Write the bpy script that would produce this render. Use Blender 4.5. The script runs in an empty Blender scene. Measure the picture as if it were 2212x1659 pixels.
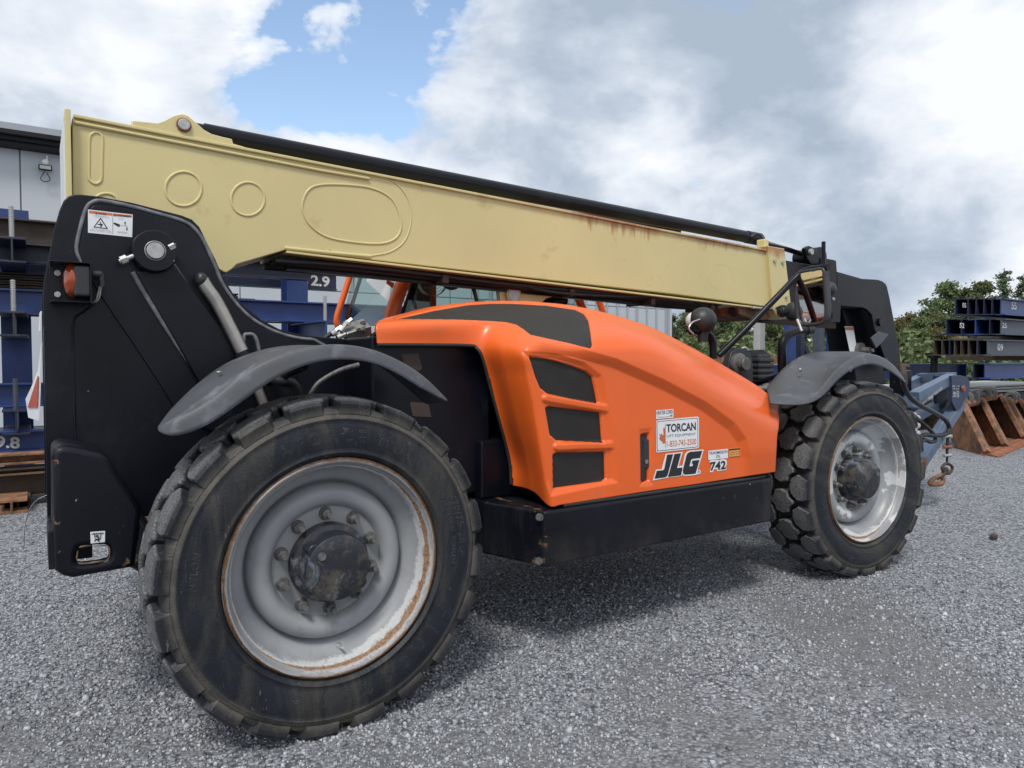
import bpy, bmesh, math, random
import numpy as np
from mathutils import Vector, Matrix

random.seed(7)
rng = np.random.default_rng(7)
SC = bpy.context.scene
COL = SC.collection
R = math.radians

# ------------------------------------------------------------------ camera, sky, sun, exposure
TH = R(33.8); PITCH = R(2.03); F = 1540.0; W0, H0 = 2212.0, 1659.0
CAM = Vector((-0.889, -2.521, 1.40))
cam_d = bpy.data.cameras.new('camera'); cam = bpy.data.objects.new('camera', cam_d); COL.objects.link(cam)
fwd = Vector((math.sin(TH) * math.cos(PITCH), math.cos(TH) * math.cos(PITCH), -math.sin(PITCH)))
cam.location = CAM
cam.rotation_euler = fwd.to_track_quat('-Z', 'Y').to_euler()
cam_d.sensor_fit = 'HORIZONTAL'; cam_d.sensor_width = 36; cam_d.lens = F / W0 * 36
cam_d.clip_start = 0.05; cam_d.clip_end = 2000
SC.camera = cam
RIGHT = fwd.cross(Vector((0, 0, 1))).normalized(); UP = RIGHT.cross(fwd)

def ray(px, py):
    return fwd + RIGHT * ((px - W0 / 2) / F) - UP * ((py - H0 / 2) / F)

def P(px, py, Y=None, X=None, Z=None):
    d = ray(px, py)
    if Y is not None: t = (Y - CAM.y) / d.y
    elif X is not None: t = (X - CAM.x) / d.x
    else: t = (Z - CAM.z) / d.z
    return CAM + d * t

def proj(V):
    V = np.asarray(V) - np.array(CAM)
    z = V @ np.array(fwd); x = V @ np.array(RIGHT); y = V @ np.array(UP)
    return W0 / 2 + F * x / z, H0 / 2 - F * y / z

SUN_EL, SUN_AZ = R(55), R(226)      # compass-like angle: direction TO the sun measured from +Y towards +X
sunv = Vector((math.sin(SUN_AZ) * math.cos(SUN_EL), math.cos(SUN_AZ) * math.cos(SUN_EL), math.sin(SUN_EL)))
sd = bpy.data.lights.new('sun', 'SUN'); sd.energy = 1.75; sd.angle = R(14); sd.color = (1.0, 0.96, 0.9)
sun = bpy.data.objects.new('sun', sd); COL.objects.link(sun)
sun.rotation_euler = sunv.to_track_quat('Z', 'Y').to_euler()

world = bpy.data.worlds.new('World'); SC.world = world; world.use_nodes = True
def nodes_of(nt):
    nt.nodes.clear()
    def N(t, **kw):
        n = nt.nodes.new(t)
        for k, v in kw.items():
            if k == 'inp':
                for a, b in v.items():
                    if isinstance(b, bpy.types.NodeSocket): nt.links.new(b, n.inputs[a])
                    else: n.inputs[a].default_value = b
            else: setattr(n, k, v)
        return n
    return N
def math_n(N, op, a, b=0.0, c=None, clamp=False):
    n = N('ShaderNodeMath', operation=op, use_clamp=clamp)
    i = {0: a, 1: b}
    if c is not None: i[2] = c
    for k, v in i.items():
        if isinstance(v, bpy.types.NodeSocket): n.id_data.links.new(v, n.inputs[k])
        else: n.inputs[k].default_value = v
    return n.outputs[0]
def ramp(N, fac, stops, interp='LINEAR'):
    n = N('ShaderNodeValToRGB'); n.color_ramp.interpolation = interp
    e = n.color_ramp.elements
    while len(e) < len(stops): e.new(0.5)
    for k, (p, c) in enumerate(stops):
        e[k].position = p; e[k].color = (c, c, c, 1) if not isinstance(c, tuple) else (*c, 1)
    n.id_data.links.new(fac, n.inputs[0])
    return n.outputs[0]
def mixc(N, fac, a, b, mode='MIX'):
    n = N('ShaderNodeMix', data_type='RGBA', blend_type=mode)
    for k, v in ((0, fac), (6, a), (7, b)):
        if isinstance(v, bpy.types.NodeSocket): n.id_data.links.new(v, n.inputs[k])
        else: n.inputs[k].default_value = (*v, 1) if isinstance(v, tuple) else v
    return n.outputs[2]

N = nodes_of(world.node_tree)
sky = N('ShaderNodeTexSky', sky_type='NISHITA'); sky.sun_disc = False
sky.sun_elevation = SUN_EL; sky.sun_rotation = SUN_AZ
skyc = mixc(N, 1.0, sky.outputs[0], (0.165, 0.160, 0.150), 'MULTIPLY')
tc = N('ShaderNodeTexCoord')
sep = N('ShaderNodeSeparateXYZ', inp={0: tc.outputs['Generated']})
den = math_n(N, 'ADD', math_n(N, 'MAXIMUM', sep.outputs[2], 0.0), 0.85)
cx = math_n(N, 'DIVIDE', sep.outputs[0], den); cy = math_n(N, 'DIVIDE', sep.outputs[1], den)
cv = N('ShaderNodeCombineXYZ', inp={0: cx, 1: cy, 2: sep.outputs[2]})
n1 = N('ShaderNodeTexNoise', inp={'Vector': cv.outputs[0], 'Scale': 4.0, 'Detail': 9.0, 'Roughness': 0.56, 'Distortion': 0.15})
n2 = N('ShaderNodeTexNoise', inp={'Vector': cv.outputs[0], 'Scale': 3.1, 'Detail': 10.0, 'Roughness': 0.52, 'Distortion': 0.1, 3: 10.0})
n3 = N('ShaderNodeTexNoise', inp={'Vector': cv.outputs[0], 'Scale': 7.5, 'Detail': 9.0, 'Roughness': 0.58, 'Distortion': 0.25})
def spot(px, py, k):
    d = ray(px, py).normalized()
    dp = N('ShaderNodeVectorMath', operation='DOT_PRODUCT', inp={0: tc.outputs['Generated'], 1: tuple(d)})
    # gaussian-like falloff of the angle
    a = math_n(N, 'SUBTRACT', 1.0, dp.outputs['Value'])
    return math_n(N, 'EXPONENT', math_n(N, 'MULTIPLY', a, -k))
hole = math_n(N, 'ADD', math_n(N, 'ADD', spot(790, 70, 110), spot(690, 150, 260)), math_n(N, 'MULTIPLY', spot(480, 205, 900), 0.55))
hole = math_n(N, 'SUBTRACT', math_n(N, 'MINIMUM', math_n(N, 'ADD', hole, math_n(N, 'MULTIPLY', spot(850, 20, 200), 0.6)), 1.0), math_n(N, 'MULTIPLY', spot(2020, 280, 40), 0.6))
dens = math_n(N, 'SUBTRACT', math_n(N, 'ADD', math_n(N, 'MULTIPLY', n1.outputs[0], 1.5), math_n(N, 'MULTIPLY', n3.outputs[0], 1.3)), math_n(N, 'ADD', math_n(N, 'MULTIPLY', hole, 0.315), 0.585))
dens_m = ramp(N, dens, [(0.40, 0.0), (0.47, 0.6), (0.60, 1.0)])
# cloud brightness: lit tops and grey-blue undersides, broad dark bank to the right, bright billows elsewhere
bank = math_n(N, 'ADD', math_n(N, 'MULTIPLY', spot(1560, 250, 22), 0.17), math_n(N, 'MULTIPLY', spot(1150, 240, 90), -0.06))
bank = math_n(N, 'ADD', bank, math_n(N, 'MULTIPLY', spot(2080, 260, 120), -0.17))
bank = math_n(N, 'ADD', bank, math_n(N, 'MULTIPLY', spot(1380, 340, 260), -0.12))
bank = math_n(N, 'ADD', bank, math_n(N, 'MULTIPLY', spot(960, 90, 160), -0.07))
bank = math_n(N, 'ADD', bank, math_n(N, 'MULTIPLY', spot(200, 200, 60), -0.04))
br = math_n(N, 'SUBTRACT', math_n(N, 'ADD', math_n(N, 'MULTIPLY', n2.outputs[0], 1.5), math_n(N, 'MULTIPLY', n3.outputs[0], 1.0)), math_n(N, 'ADD', math_n(N, 'MULTIPLY', bank, 1.5), 0.655))
cc = ramp(N, br, [(0.22, (0.28, 0.335, 0.41)), (0.38, (0.37, 0.42, 0.49)), (0.53, (0.50, 0.54, 0.60)), (0.72, (0.64, 0.66, 0.69))])
colr = mixc(N, dens_m, skyc, cc)
bg = N('ShaderNodeBackground', inp={'Color': colr, 'Strength': 1.0})
wo = N('ShaderNodeOutputWorld', inp={0: bg.outputs[0]})

SC.view_settings.view_transform = 'Standard'; SC.view_settings.look = 'None'
SC.view_settings.gamma = 1; SC.view_settings.exposure = 0.6; SC.view_settings.use_curve_mapping = False
SC.cycles.max_bounces = 6; SC.cycles.transparent_max_bounces = 12

# ------------------------------------------------------------------ materials
def mat(name, col, rough=0.5, metal=0.0, var=0.12, vscale=6.0, dirt=None, dirt_amt=0.3, dirt_scale=3.0,
        bump=0.0, bscale=60.0, coat=0.0, spec=0.5, extra=None, streak=False):
    m = bpy.data.materials.new(name); m.use_nodes = True
    N = nodes_of(m.node_tree)
    tc = N('ShaderNodeTexCoord'); v = tc.outputs['Object']
    nz = N('ShaderNodeTexNoise', inp={'Vector': v, 'Scale': vscale, 'Detail': 6.0, 'Roughness': 0.6})
    lo = tuple(c * (1 - var) for c in col); hi = tuple(min(1, c * (1 + var)) for c in col)
    c = mixc(N, ramp(N, nz.outputs[0], [(0.3, 0.0), (0.7, 1.0)]), lo, hi)
    rg = math_n(N, 'ADD', math_n(N, 'MULTIPLY', math_n(N, 'SUBTRACT', nz.outputs[0], 0.5), 0.25), rough)
    if dirt:
        vv = v
        if streak:
            mp = N('ShaderNodeMapping', inp={'Vector': v, 'Scale': (1, 1, 0.15)}); vv = mp.outputs[0]
        dn = N('ShaderNodeTexNoise', inp={'Vector': vv, 'Scale': dirt_scale, 'Detail': 9.0, 'Roughness': 0.68})
        dm = ramp(N, dn.outputs[0], [(0.62 - dirt_amt * 0.3, 0.0), (0.78 - dirt_amt * 0.25, 1.0)])
        dm = math_n(N, 'MULTIPLY', dm, 0.85)
        c = mixc(N, dm, c, dirt)
        rg = math_n(N, 'ADD', rg, math_n(N, 'MULTIPLY', dm, 0.25))
    if extra: c, rg = extra(N, v, c, rg)
    b = N('ShaderNodeBsdfPrincipled', inp={'Base Color': c, 'Roughness': rg, 'Metallic': metal, 'Coat Weight': coat, 'Coat Roughness': 0.12, 'Specular IOR Level': spec})
    if bump:
        bn = N('ShaderNodeTexNoise', inp={'Vector': v, 'Scale': bscale, 'Detail': 4.0})
        bp = N('ShaderNodeBump', inp={'Height': bn.outputs[0], 'Strength': bump, 'Distance': 0.01})
        m.node_tree.links.new(bp.outputs[0], b.inputs['Normal'])
    N('ShaderNodeOutputMaterial', inp={0: b.outputs[0]})
    return m

M = {}
RUST = (0.20, 0.065, 0.02)
def chips(N, v, c, rg):   # small bright chips and scratches in dark paint
    n = N('ShaderNodeTexNoise', inp={'Vector': v, 'Scale': 38.0, 'Detail': 2.0})
    n2 = N('ShaderNodeTexNoise', inp={'Vector': v, 'Scale': 3.0, 'Detail': 2.0})
    f = ramp(N, n.outputs[0], [(0.765, 0.0), (0.79, 1.0)])
    f = math_n(N, 'MULTIPLY', f, ramp(N, n2.outputs[0], [(0.45, 0.0), (0.6, 1.0)]))
    return mixc(N, f, c, (0.32, 0.31, 0.28)), rg
M['black'] = mat('black_paint', (0.0045, 0.0055, 0.0095), 0.34, var=0.3, vscale=2.5, dirt=(0.016, 0.018, 0.024), dirt_amt=0.25, dirt_scale=2.2, bump=0.04, bscale=90, extra=chips, spec=0.25)
def low_rust(N, v, c, rg):
    c, rg = chips(N, v, c, rg)
    s = N('ShaderNodeSeparateXYZ', inp={0: v})
    n = N('ShaderNodeTexNoise', inp={'Vector': v, 'Scale': 16.0, 'Detail': 7.0, 'Roughness': 0.7})
    k1 = N('ShaderNodeMapRange', inp={0: math_n(N, 'ABSOLUTE', math_n(N, 'SUBTRACT', s.outputs[0], 1.0)), 1: 0.035, 2: 0.0, 3: 0.0, 4: 0.16})
    k2 = N('ShaderNodeMapRange', inp={0: s.outputs[2], 1: 0.70, 2: 0.60, 3: 0.0, 4: 0.14})
    k3 = N('ShaderNodeMapRange', inp={0: s.outputs[0], 1: -0.5, 2: -0.62, 3: 0.0, 4: 1.0})
    k4 = N('ShaderNodeMapRange', inp={0: math_n(N, 'ABSOLUTE', math_n(N, 'SUBTRACT', s.outputs[0], -0.835)), 1: 0.03, 2: 0.0, 3: 0.0, 4: 0.07})
    t = math_n(N, 'ADD', math_n(N, 'ADD', n.outputs[0], k4.outputs[0]), math_n(N, 'ADD', k1.outputs[0], math_n(N, 'MULTIPLY', k2.outputs[0], k3.outputs[0])))
    c = mixc(N, ramp(N, t, [(0.67, 0.0), (0.70, 0.9)]), c, ramp(N, n.outputs[0], [(0.45, (0.035, 0.02, 0.012)), (0.62, (0.16, 0.10, 0.06))]))
    mud = N('ShaderNodeTexNoise', inp={'Vector': v, 'Scale': 3.0, 'Detail': 9.0, 'Roughness': 0.7})
    k5 = N('ShaderNodeMapRange', inp={0: s.outputs[2], 1: 0.62, 2: 0.46, 3: 0.0, 4: 0.8})
    c = mixc(N, math_n(N, 'MULTIPLY', k5.outputs[0], ramp(N, mud.outputs[0], [(0.45, 0.0), (0.65, 0.7)])), c, (0.06, 0.052, 0.044))
    return c, rg
M['black_low'] = mat('black_paint_dusty', (0.005, 0.006, 0.0105), 0.40, var=0.3, vscale=2.5, dirt=(0.032, 0.031, 0.031), dirt_amt=0.25, dirt_scale=3.2, bump=0.05, bscale=90, extra=low_rust, streak=True, spec=0.25)
def rust_top(N, v, c, rg):
    # rust weeping from the welded upper flange of the boom: a thin ragged line that runs down in short streaks
    s = N('ShaderNodeSeparateXYZ', inp={0: v})
    line = math_n(N, 'ADD', math_n(N, 'MULTIPLY', s.outputs[0], BOOM_K), BOOM_B)      # Z of the top edge at this X
    d = math_n(N, 'SUBTRACT', line, s.outputs[2])                                     # metres below the edge
    mp = N('ShaderNodeMapping', inp={'Vector': v, 'Scale': (1, 1, 0.06)})
    st = N('ShaderNodeTexNoise', inp={'Vector': mp.outputs[0], 'Scale': 26.0, 'Detail': 5.0, 'Roughness': 0.7})
    lg = N('ShaderNodeTexNoise', inp={'Vector': v, 'Scale': 2.1, 'Detail': 3.0})
    ln = math_n(N, 'MULTIPLY', ramp(N, st.outputs[0], [(0.45, 0.0), (0.75, 1.0)]), 0.11)
    ln = math_n(N, 'ADD', math_n(N, 'MULTIPLY', ln, ramp(N, lg.outputs[0], [(0.40, 0.0), (0.60, 1.0)])), 0.012)
    gate = ramp(N, s.outputs[0], [(0.0, 0.0), (1.0, 1.0)])
    m1 = N('ShaderNodeMapRange', inp={0: s.outputs[0], 1: 1.3, 2: 2.0, 3: 0.0, 4: 1.0})
    ln = math_n(N, 'MULTIPLY', ln, m1.outputs[0])
    f = N('ShaderNodeMapRange', inp={0: math_n(N, 'SUBTRACT', ln, d), 1: -0.03, 2: 0.03, 3: 0.0, 4: 1.0})
    f1 = math_n(N, 'MULTIPLY', f.outputs[0], ramp(N, lg.outputs[0], [(0.38, 0.0), (0.5, 0.75)]))
    f1 = math_n(N, 'MULTIPLY', math_n(N, 'MULTIPLY', f1, m1.outputs[0]), math_n(N, 'GREATER_THAN', d, -0.03))
    c = mixc(N, f1, c, (0.30, 0.085, 0.02))
    sp = N('ShaderNodeTexNoise', inp={'Vector': v, 'Scale': 22.0, 'Detail': 2.0})
    f2 = ramp(N, sp.outputs[0], [(0.77, 0.0), (0.80, 0.8)])
    return mixc(N, f2, c, (0.20, 0.10, 0.04)), rg
_a = P(156, 254, Y=.97); _b = P(1659, 543, Y=.97)
BOOM_K = (_b.z - _a.z) / (_b.x - _a.x); BOOM_B = _a.z - BOOM_K * _a.x
M['cream'] = mat('cream_paint', (0.59, 0.505, 0.245), 0.45, var=0.06, vscale=1.2, dirt=(0.40, 0.30, 0.13), dirt_amt=0.05, dirt_scale=5, bump=0.03, bscale=50, extra=rust_top)
M['orange'] = mat('orange_paint', (0.74, 0.118, 0.016), 0.36, var=0.06, vscale=2.5, dirt=(0.52, 0.13, 0.045), dirt_amt=0.2, dirt_scale=5, coat=0.12, bump=0.02, bscale=60)
M['orange_dusty'] = mat('orange_paint_dusty', (0.60, 0.13, 0.03), 0.4, var=0.12, vscale=4)
M['plastic'] = mat('grey_plastic', (0.066, 0.070, 0.080), 0.5, var=0.14, vscale=5, dirt=(0.17, 0.18, 0.20), dirt_amt=0.28, dirt_scale=7, bump=0.15, bscale=450)
M['plastic_dark'] = mat('dark_plastic', (0.022, 0.024, 0.028), 0.45, bump=0.1, bscale=300)
M['rubber'] = mat('hose_rubber', (0.014, 0.015, 0.017), 0.5)
def tyre_dust(N, v, c, rg):
    s = N('ShaderNodeSeparateXYZ', inp={0: v})
    r = math_n(N, 'SQRT', math_n(N, 'ADD', math_n(N, 'MULTIPLY', s.outputs[0], s.outputs[0]), math_n(N, 'MULTIPLY', s.outputs[2], s.outputs[2])))
    n = N('ShaderNodeTexNoise', inp={'Vector': v, 'Scale': 9.0, 'Detail': 9.0, 'Roughness': 0.72})
    band = N('ShaderNodeMapRange', inp={0: r, 1: 0.548, 2: 0.562, 3: 0.0, 4: 1.0})
    band2 = N('ShaderNodeMapRange', inp={0: r, 1: 0.600, 2: 0.578, 3: 0.06, 4: 1.0})
    f = math_n(N, 'MULTIPLY', math_n(N, 'MULTIPLY', band.outputs[0], band2.outputs[0]), ramp(N, n.outputs[0], [(0.35, 0.25), (0.65, 0.95)]))
    c = mixc(N, f, c, (0.115, 0.105, 0.09))
    fine = N('ShaderNodeTexNoise', inp={'Vector': v, 'Scale': 160.0, 'Detail': 3.0, 'Roughness': 0.8})
    top = N('ShaderNodeMapRange', inp={0: r, 1: 0.619, 2: 0.628, 3: 0.0, 4: 1.0})
    f2 = math_n(N, 'MULTIPLY', top.outputs[0], ramp(N, fine.outputs[0], [(0.40, 0.15), (0.58, 1.0)]))
    return mixc(N, f2, c, (0.17, 0.172, 0.178)), math_n(N, 'ADD', rg, math_n(N, 'MULTIPLY', f, 0.2))
def tyre_scuff(N, v, c, rg):
    mp = N('ShaderNodeMapping', inp={'Vector': v, 'Rotation': (0, R(35), 0), 'Scale': (1, 1, 0.25)})
    n = N('ShaderNodeTexNoise', inp={'Vector': mp.outputs[0], 'Scale': 5.0, 'Detail': 10.0, 'Roughness': 0.75, 'Distortion': 0.6})
    c = mixc(N, ramp(N, n.outputs[0], [(0.47, 0.0), (0.66, 0.8)]), c, (0.066, 0.061, 0.053))
    sc = N('ShaderNodeTexNoise', inp={'Vector': mp.outputs[0], 'Scale': 60.0, 'Detail': 2.0, 'Distortion': 2.0})
    c = mixc(N, ramp(N, sc.outputs[0], [(0.70, 0.0), (0.76, 0.5)]), c, (0.16, 0.17, 0.19))
    return tyre_dust(N, v, c, rg)
M['tyre'] = mat('tyre_rubber', (0.012, 0.0145, 0.0205), 0.5, var=0.3, vscale=8, bump=0.25, bscale=140, extra=tyre_scuff, spec=0.3)
M['tyre_text'] = mat('tyre_lettering', (0.034, 0.037, 0.044), 0.5, var=0.3, vscale=30)
def rim_rust(N, v, c, rg):
    s = N('ShaderNodeSeparateXYZ', inp={0: v})
    r = math_n(N, 'SQRT', math_n(N, 'ADD', math_n(N, 'MULTIPLY', s.outputs[0], s.outputs[0]), math_n(N, 'MULTIPLY', s.outputs[2], s.outputs[2])))
    n = N('ShaderNodeTexNoise', inp={'Vector': v, 'Scale': 14.0, 'Detail': 10.0, 'Roughness': 0.75})
    f = N('ShaderNodeTexNoise', inp={'Vector': v, 'Scale': 90.0, 'Detail': 4.0, 'Roughness': 0.8})
    low = N('ShaderNodeMapRange', inp={0: math_n(N, 'SUBTRACT', s.outputs[0], math_n(N, 'MULTIPLY', s.outputs[2], 0.75)), 1: -0.15, 2: 0.45, 3: 0.0, 4: 0.16})
    def ring(r0, w, th):
        d = math_n(N, 'ABSOLUTE', math_n(N, 'SUBTRACT', r, r0))
        k = N('ShaderNodeMapRange', inp={0: d, 1: w, 2: 0.0, 3: 0.0, 4: 0.3})
        sm = math_n(N, 'ADD', math_n(N, 'ADD', k.outputs[0], low.outputs[0]), math_n(N, 'ADD', math_n(N, 'MULTIPLY', n.outputs[0], 0.5), math_n(N, 'MULTIPLY', f.outputs[0], 0.35)))
        g = N('ShaderNodeMapRange', inp={0: d, 1: w * 1.4, 2: w * 0.8, 3: 0.0, 4: 1.0})
        return math_n(N, 'MULTIPLY', ramp(N, sm, [(th, 0.0), (th + 0.09, 1.0)]), g.outputs[0])
    w1 = ring(0.380, 0.012, 0.66)
    c = mixc(N, math_n(N, 'MULTIPLY', ring(0.376, 0.022, 0.64), 0.8), c, (0.55, 0.56, 0.57))
    c = mixc(N, w1, c, ramp(N, f.outputs[0], [(0.38, (0.13, 0.048, 0.018)), (0.60, (0.29, 0.19, 0.11))]))
    c = mixc(N, ring(0.405, 0.011, 0.57), c, ramp(N, f.outputs[0], [(0.4, (0.075, 0.032, 0.015)), (0.62, (0.19, 0.10, 0.045))]))
    du = N('ShaderNodeTexNoise', inp={'Vector': v, 'Scale': 5.0, 'Detail': 8.0, 'Roughness': 0.7})
    dd = N('ShaderNodeMapRange', inp={0: r, 1: 0.24, 2: 0.15, 3: 0.0, 4: 1.0})
    c = mixc(N, math_n(N, 'MULTIPLY', math_n(N, 'MULTIPLY', dd.outputs[0], ramp(N, du.outputs[0], [(0.35, 0.2), (0.65, 0.8)])), 0.8), c, (0.13, 0.125, 0.115))
    return c, math_n(N, 'ADD', rg, math_n(N, 'MULTIPLY', w1, 0.3))
M['rim'] = mat('rim_grey_paint', (0.265, 0.275, 0.288), 0.4, var=0.1, vscale=5, dirt=(0.20, 0.195, 0.185), dirt_amt=0.2, dirt_scale=6, bump=0.05, bscale=60, extra=rim_rust)
def peel(N, v, c, rg):
    n = N('ShaderNodeTexNoise', inp={'Vector': v, 'Scale': 5.0, 'Detail': 7.0, 'Roughness': 0.55})
    return mixc(N, ramp(N, n.outputs[0], [(0.50, 0.0), (0.515, 1.0)]), c, (0.52, 0.535, 0.55)), rg
def rim2(N, v, c, rg):
    c, rg = peel(N, v, c, rg); return rim_rust(N, v, c, rg)
M['rim_peeling'] = mat('rim_peeling_paint', (0.27, 0.28, 0.295), 0.4, var=0.08, vscale=5, dirt=(0.22, 0.2, 0.17), dirt_amt=0.15, dirt_scale=6, extra=rim2)
def hubx(N, v, c, rg):
    n = N('ShaderNodeTexNoise', inp={'Vector': v, 'Scale': 11.0, 'Detail': 10.0, 'Roughness': 0.75})
    c = mixc(N, ramp(N, n.outputs[0], [(0.50, 0.0), (0.60, 0.75)]), c, (0.085, 0.073, 0.055))
    n = N('ShaderNodeTexNoise', inp={'Vector': v, 'Scale': 7.0, 'Detail': 10.0, 'Roughness': 0.8, 'Distortion': 1.0})
    return mixc(N, ramp(N, n.outputs[0], [(0.55, 0.0), (0.63, 0.8)]), c, (0.15, 0.17, 0.20)), rg
M['hub'] = mat('hub_grimy_black', (0.016, 0.018, 0.026), 0.4, extra=hubx, bump=0.1, bscale=80)
M['nut'] = mat('dusty_nut', (0.13, 0.13, 0.128), 0.5, metal=0.3, var=0.4, vscale=60, dirt=(0.26, 0.13, 0.08), dirt_amt=0.0, dirt_scale=30)
M['steel'] = mat('bare_steel', (0.36, 0.34, 0.315), 0.33, metal=0.85, var=0.2, vscale=10, dirt=(0.22, 0.15, 0.09), dirt_amt=0.15)
M['pin'] = mat('pin_steel', (0.42, 0.42, 0.42), 0.5, metal=0.5, var=0.2, vscale=30, bump=0.1, bscale=120)
M['chrome'] = mat('chrome_rod', (0.80, 0.82, 0.85), 0.24, metal=1.0, var=0.02)
M['zinc'] = mat('zinc_fitting', (0.5, 0.5, 0.48), 0.4, metal=0.7, var=0.2, vscale=20)
M['mirror'] = mat('mirror_glass', (0.85, 0.88, 0.88), 0.02, metal=1.0, var=0.0)
M['weld'] = mat('weld_bead_highlit', (0.13, 0.135, 0.15), 0.5, var=0.5, vscale=25)  # lightened colour carries the highlight along the beads
M['white'] = mat('white_vinyl', (0.70, 0.72, 0.74), 0.4, var=0.03)
M['ink'] = mat('black_ink', (0.014, 0.016, 0.02), 0.4, var=0.05)
M['ink_orange'] = mat('orange_ink', (0.55, 0.14, 0.04), 0.4, var=0.1)
M['ink_gold'] = mat('amber_label', (0.75, 0.33, 0.08), 0.4, var=0.1)
M['ink_navy'] = mat('grey_ink', (0.06, 0.07, 0.11), 0.4, var=0.05)
def meshx(N, v, c, rg):
    vr = N('ShaderNodeTexVoronoi', inp={'Vector': v, 'Scale': 230.0})
    return mixc(N, ramp(N, vr.outputs['Distance'], [(0.25, 0.0), (0.4, 1.0)]), (0.006, 0.006, 0.006), c), rg
M['mesh'] = mat('perforated_grille', (0.011, 0.0105, 0.010), 0.6, var=0.35, vscale=7, dirt=(0.032, 0.029, 0.026), dirt_amt=0.3, dirt_scale=5, bump=0.35, bscale=420, extra=meshx)
M['brown_mesh'] = mat('brown_screen', (0.05, 0.036, 0.03), 0.6, bump=0.3, bscale=300)
M['red'] = mat('red_reflector', (0.42, 0.07, 0.03), 0.35, var=0.1)
M['rust'] = mat('rusty_steel', (0.25, 0.12, 0.06), 0.78, var=0.5, vscale=9, dirt=(0.065, 0.052, 0.045), dirt_amt=0.55, dirt_scale=5, bump=0.4, bscale=60)
M['rust_dark'] = mat('dark_rusty_steel', (0.050, 0.036, 0.028), 0.75, var=0.4, vscale=7, dirt=(0.10, 0.05, 0.025), dirt_amt=0.25, dirt_scale=3, bump=0.3, bscale=50)
M['rust_bright'] = mat('bright_rust', (0.26, 0.10, 0.05), 0.8, var=0.35, vscale=9, bump=0.3, bscale=80)
M['blue'] = mat('blue_steel_paint', (0.018, 0.045, 0.165), 0.42, var=0.2, vscale=3, dirt=(0.05, 0.05, 0.065), dirt_amt=0.2, dirt_scale=3, bump=0.03, streak=True)
M['blue_dark'] = mat('dark_blue_steel_paint', (0.010, 0.016, 0.045), 0.5, var=0.3, vscale=3, dirt=(0.05, 0.045, 0.045), dirt_amt=0.32, dirt_scale=3, streak=True)
M['blue_grey'] = mat('weathered_blue_steel_paint', (0.055, 0.068, 0.095), 0.5, var=0.25, vscale=3, dirt=(0.10, 0.085, 0.075), dirt_amt=0.3, dirt_scale=4)
M['jib_blue'] = mat('jib_blue_paint', (0.085, 0.125, 0.20), 0.42, var=0.2, vscale=5, dirt=(0.16, 0.12, 0.09), dirt_amt=0.22, dirt_scale=6)
M['navy'] = mat('navy_plate', (0.018, 0.032, 0.075), 0.5, var=0.3, vscale=5, dirt=(0.12, 0.09, 0.07), dirt_amt=0.2, dirt_scale=5)
M['galv'] = mat('galvanised_sheet', (0.42, 0.42, 0.41), 0.45, var=0.08, vscale=4, metal=0.2)
M['wall'] = mat('pale_wall_panel', (0.46, 0.495, 0.53), 0.55, var=0.04, vscale=0.6)
M['wall2'] = mat('grey_ribbed_wall_panel', (0.33, 0.36, 0.39), 0.5, var=0.05, vscale=0.6)
M['fascia'] = mat('dark_roof_trim', (0.018, 0.018, 0.021), 0.6, spec=0.2)
M['wood'] = mat('weathered_timber', (0.15, 0.10, 0.065), 0.75, var=0.4, vscale=9, dirt=(0.07, 0.05, 0.035), dirt_amt=0.3)
M['stencil'] = mat('stencil_white', (0.58, 0.58, 0.56), 0.6, var=0.2, vscale=30)
M['bark'] = mat('bark', (0.07, 0.06, 0.05), 0.85, var=0.3, vscale=8)

def glass(name, tint, alpha):
    m = bpy.data.materials.new(name); m.use_nodes = True
    N = nodes_of(m.node_tree)
    tr = N('ShaderNodeBsdfTransparent', inp={'Color': (*tint, 1)})
    gl = N('ShaderNodeBsdfGlossy', inp={'Color': (0.8, 0.9, 0.9, 1), 'Roughness': 0.03})
    fr = N('ShaderNodeFresnel', inp={'IOR': 1.5})
    f = math_n(N, 'ADD', math_n(N, 'MULTIPLY', fr.outputs[0], 0.9), alpha)
    mx = N('ShaderNodeMixShader', inp={0: f, 1: tr.outputs[0], 2: gl.outputs[0]})
    N('ShaderNodeOutputMaterial', inp={0: mx.outputs[0]})
    return m
M['glass'] = glass('tinted_cab_glass', (0.50, 0.66, 0.62), 0.02)
M['lens'] = mat('amber_lens', (0.28, 0.04, 0.008), 0.15, var=0.3, vscale=40, coat=0.5)
M['windscreen'] = mat('dark_windscreen', (0.03, 0.035, 0.04), 0.08)

# ------------------------------------------------------------------ builders
def link(name, me, m, parent=None, smooth=None):
    o = bpy.data.objects.new(name, me); COL.objects.link(o)
    if m is not None and not me.materials: me.materials.append(m)
    if smooth:
        me.polygons.foreach_set('use_smooth', [True] * len(me.polygons))
        me.set_sharp_from_angle(angle=R(smooth))
    if parent is not None:
        o.parent = parent
        o.matrix_parent_inverse = root_matrix(parent).inverted()
    return o
def root_matrix(p):
    m = p.matrix_basis.copy()
    if p.parent is not None: m = root_matrix(p.parent) @ p.matrix_parent_inverse @ m
    return m
def tag(o, label, cat, group=None):
    o['label'] = label; o['category'] = cat; o['kind'] = 'thing'
    if group: o['group'] = group
    return o
def thing(name, label, cat, loc=(0, 0, 0), group=None):
    o = bpy.data.objects.new(name, None); COL.objects.link(o); o.location = loc; o.empty_display_size = 0.2
    return tag(o, label, cat, group)
def copy_tree(o, parent=None):
    c = o.copy(); COL.objects.link(c)
    if parent is not None: c.parent = parent
    for ch in list(o.children): copy_tree(ch, c)
    return c

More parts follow.
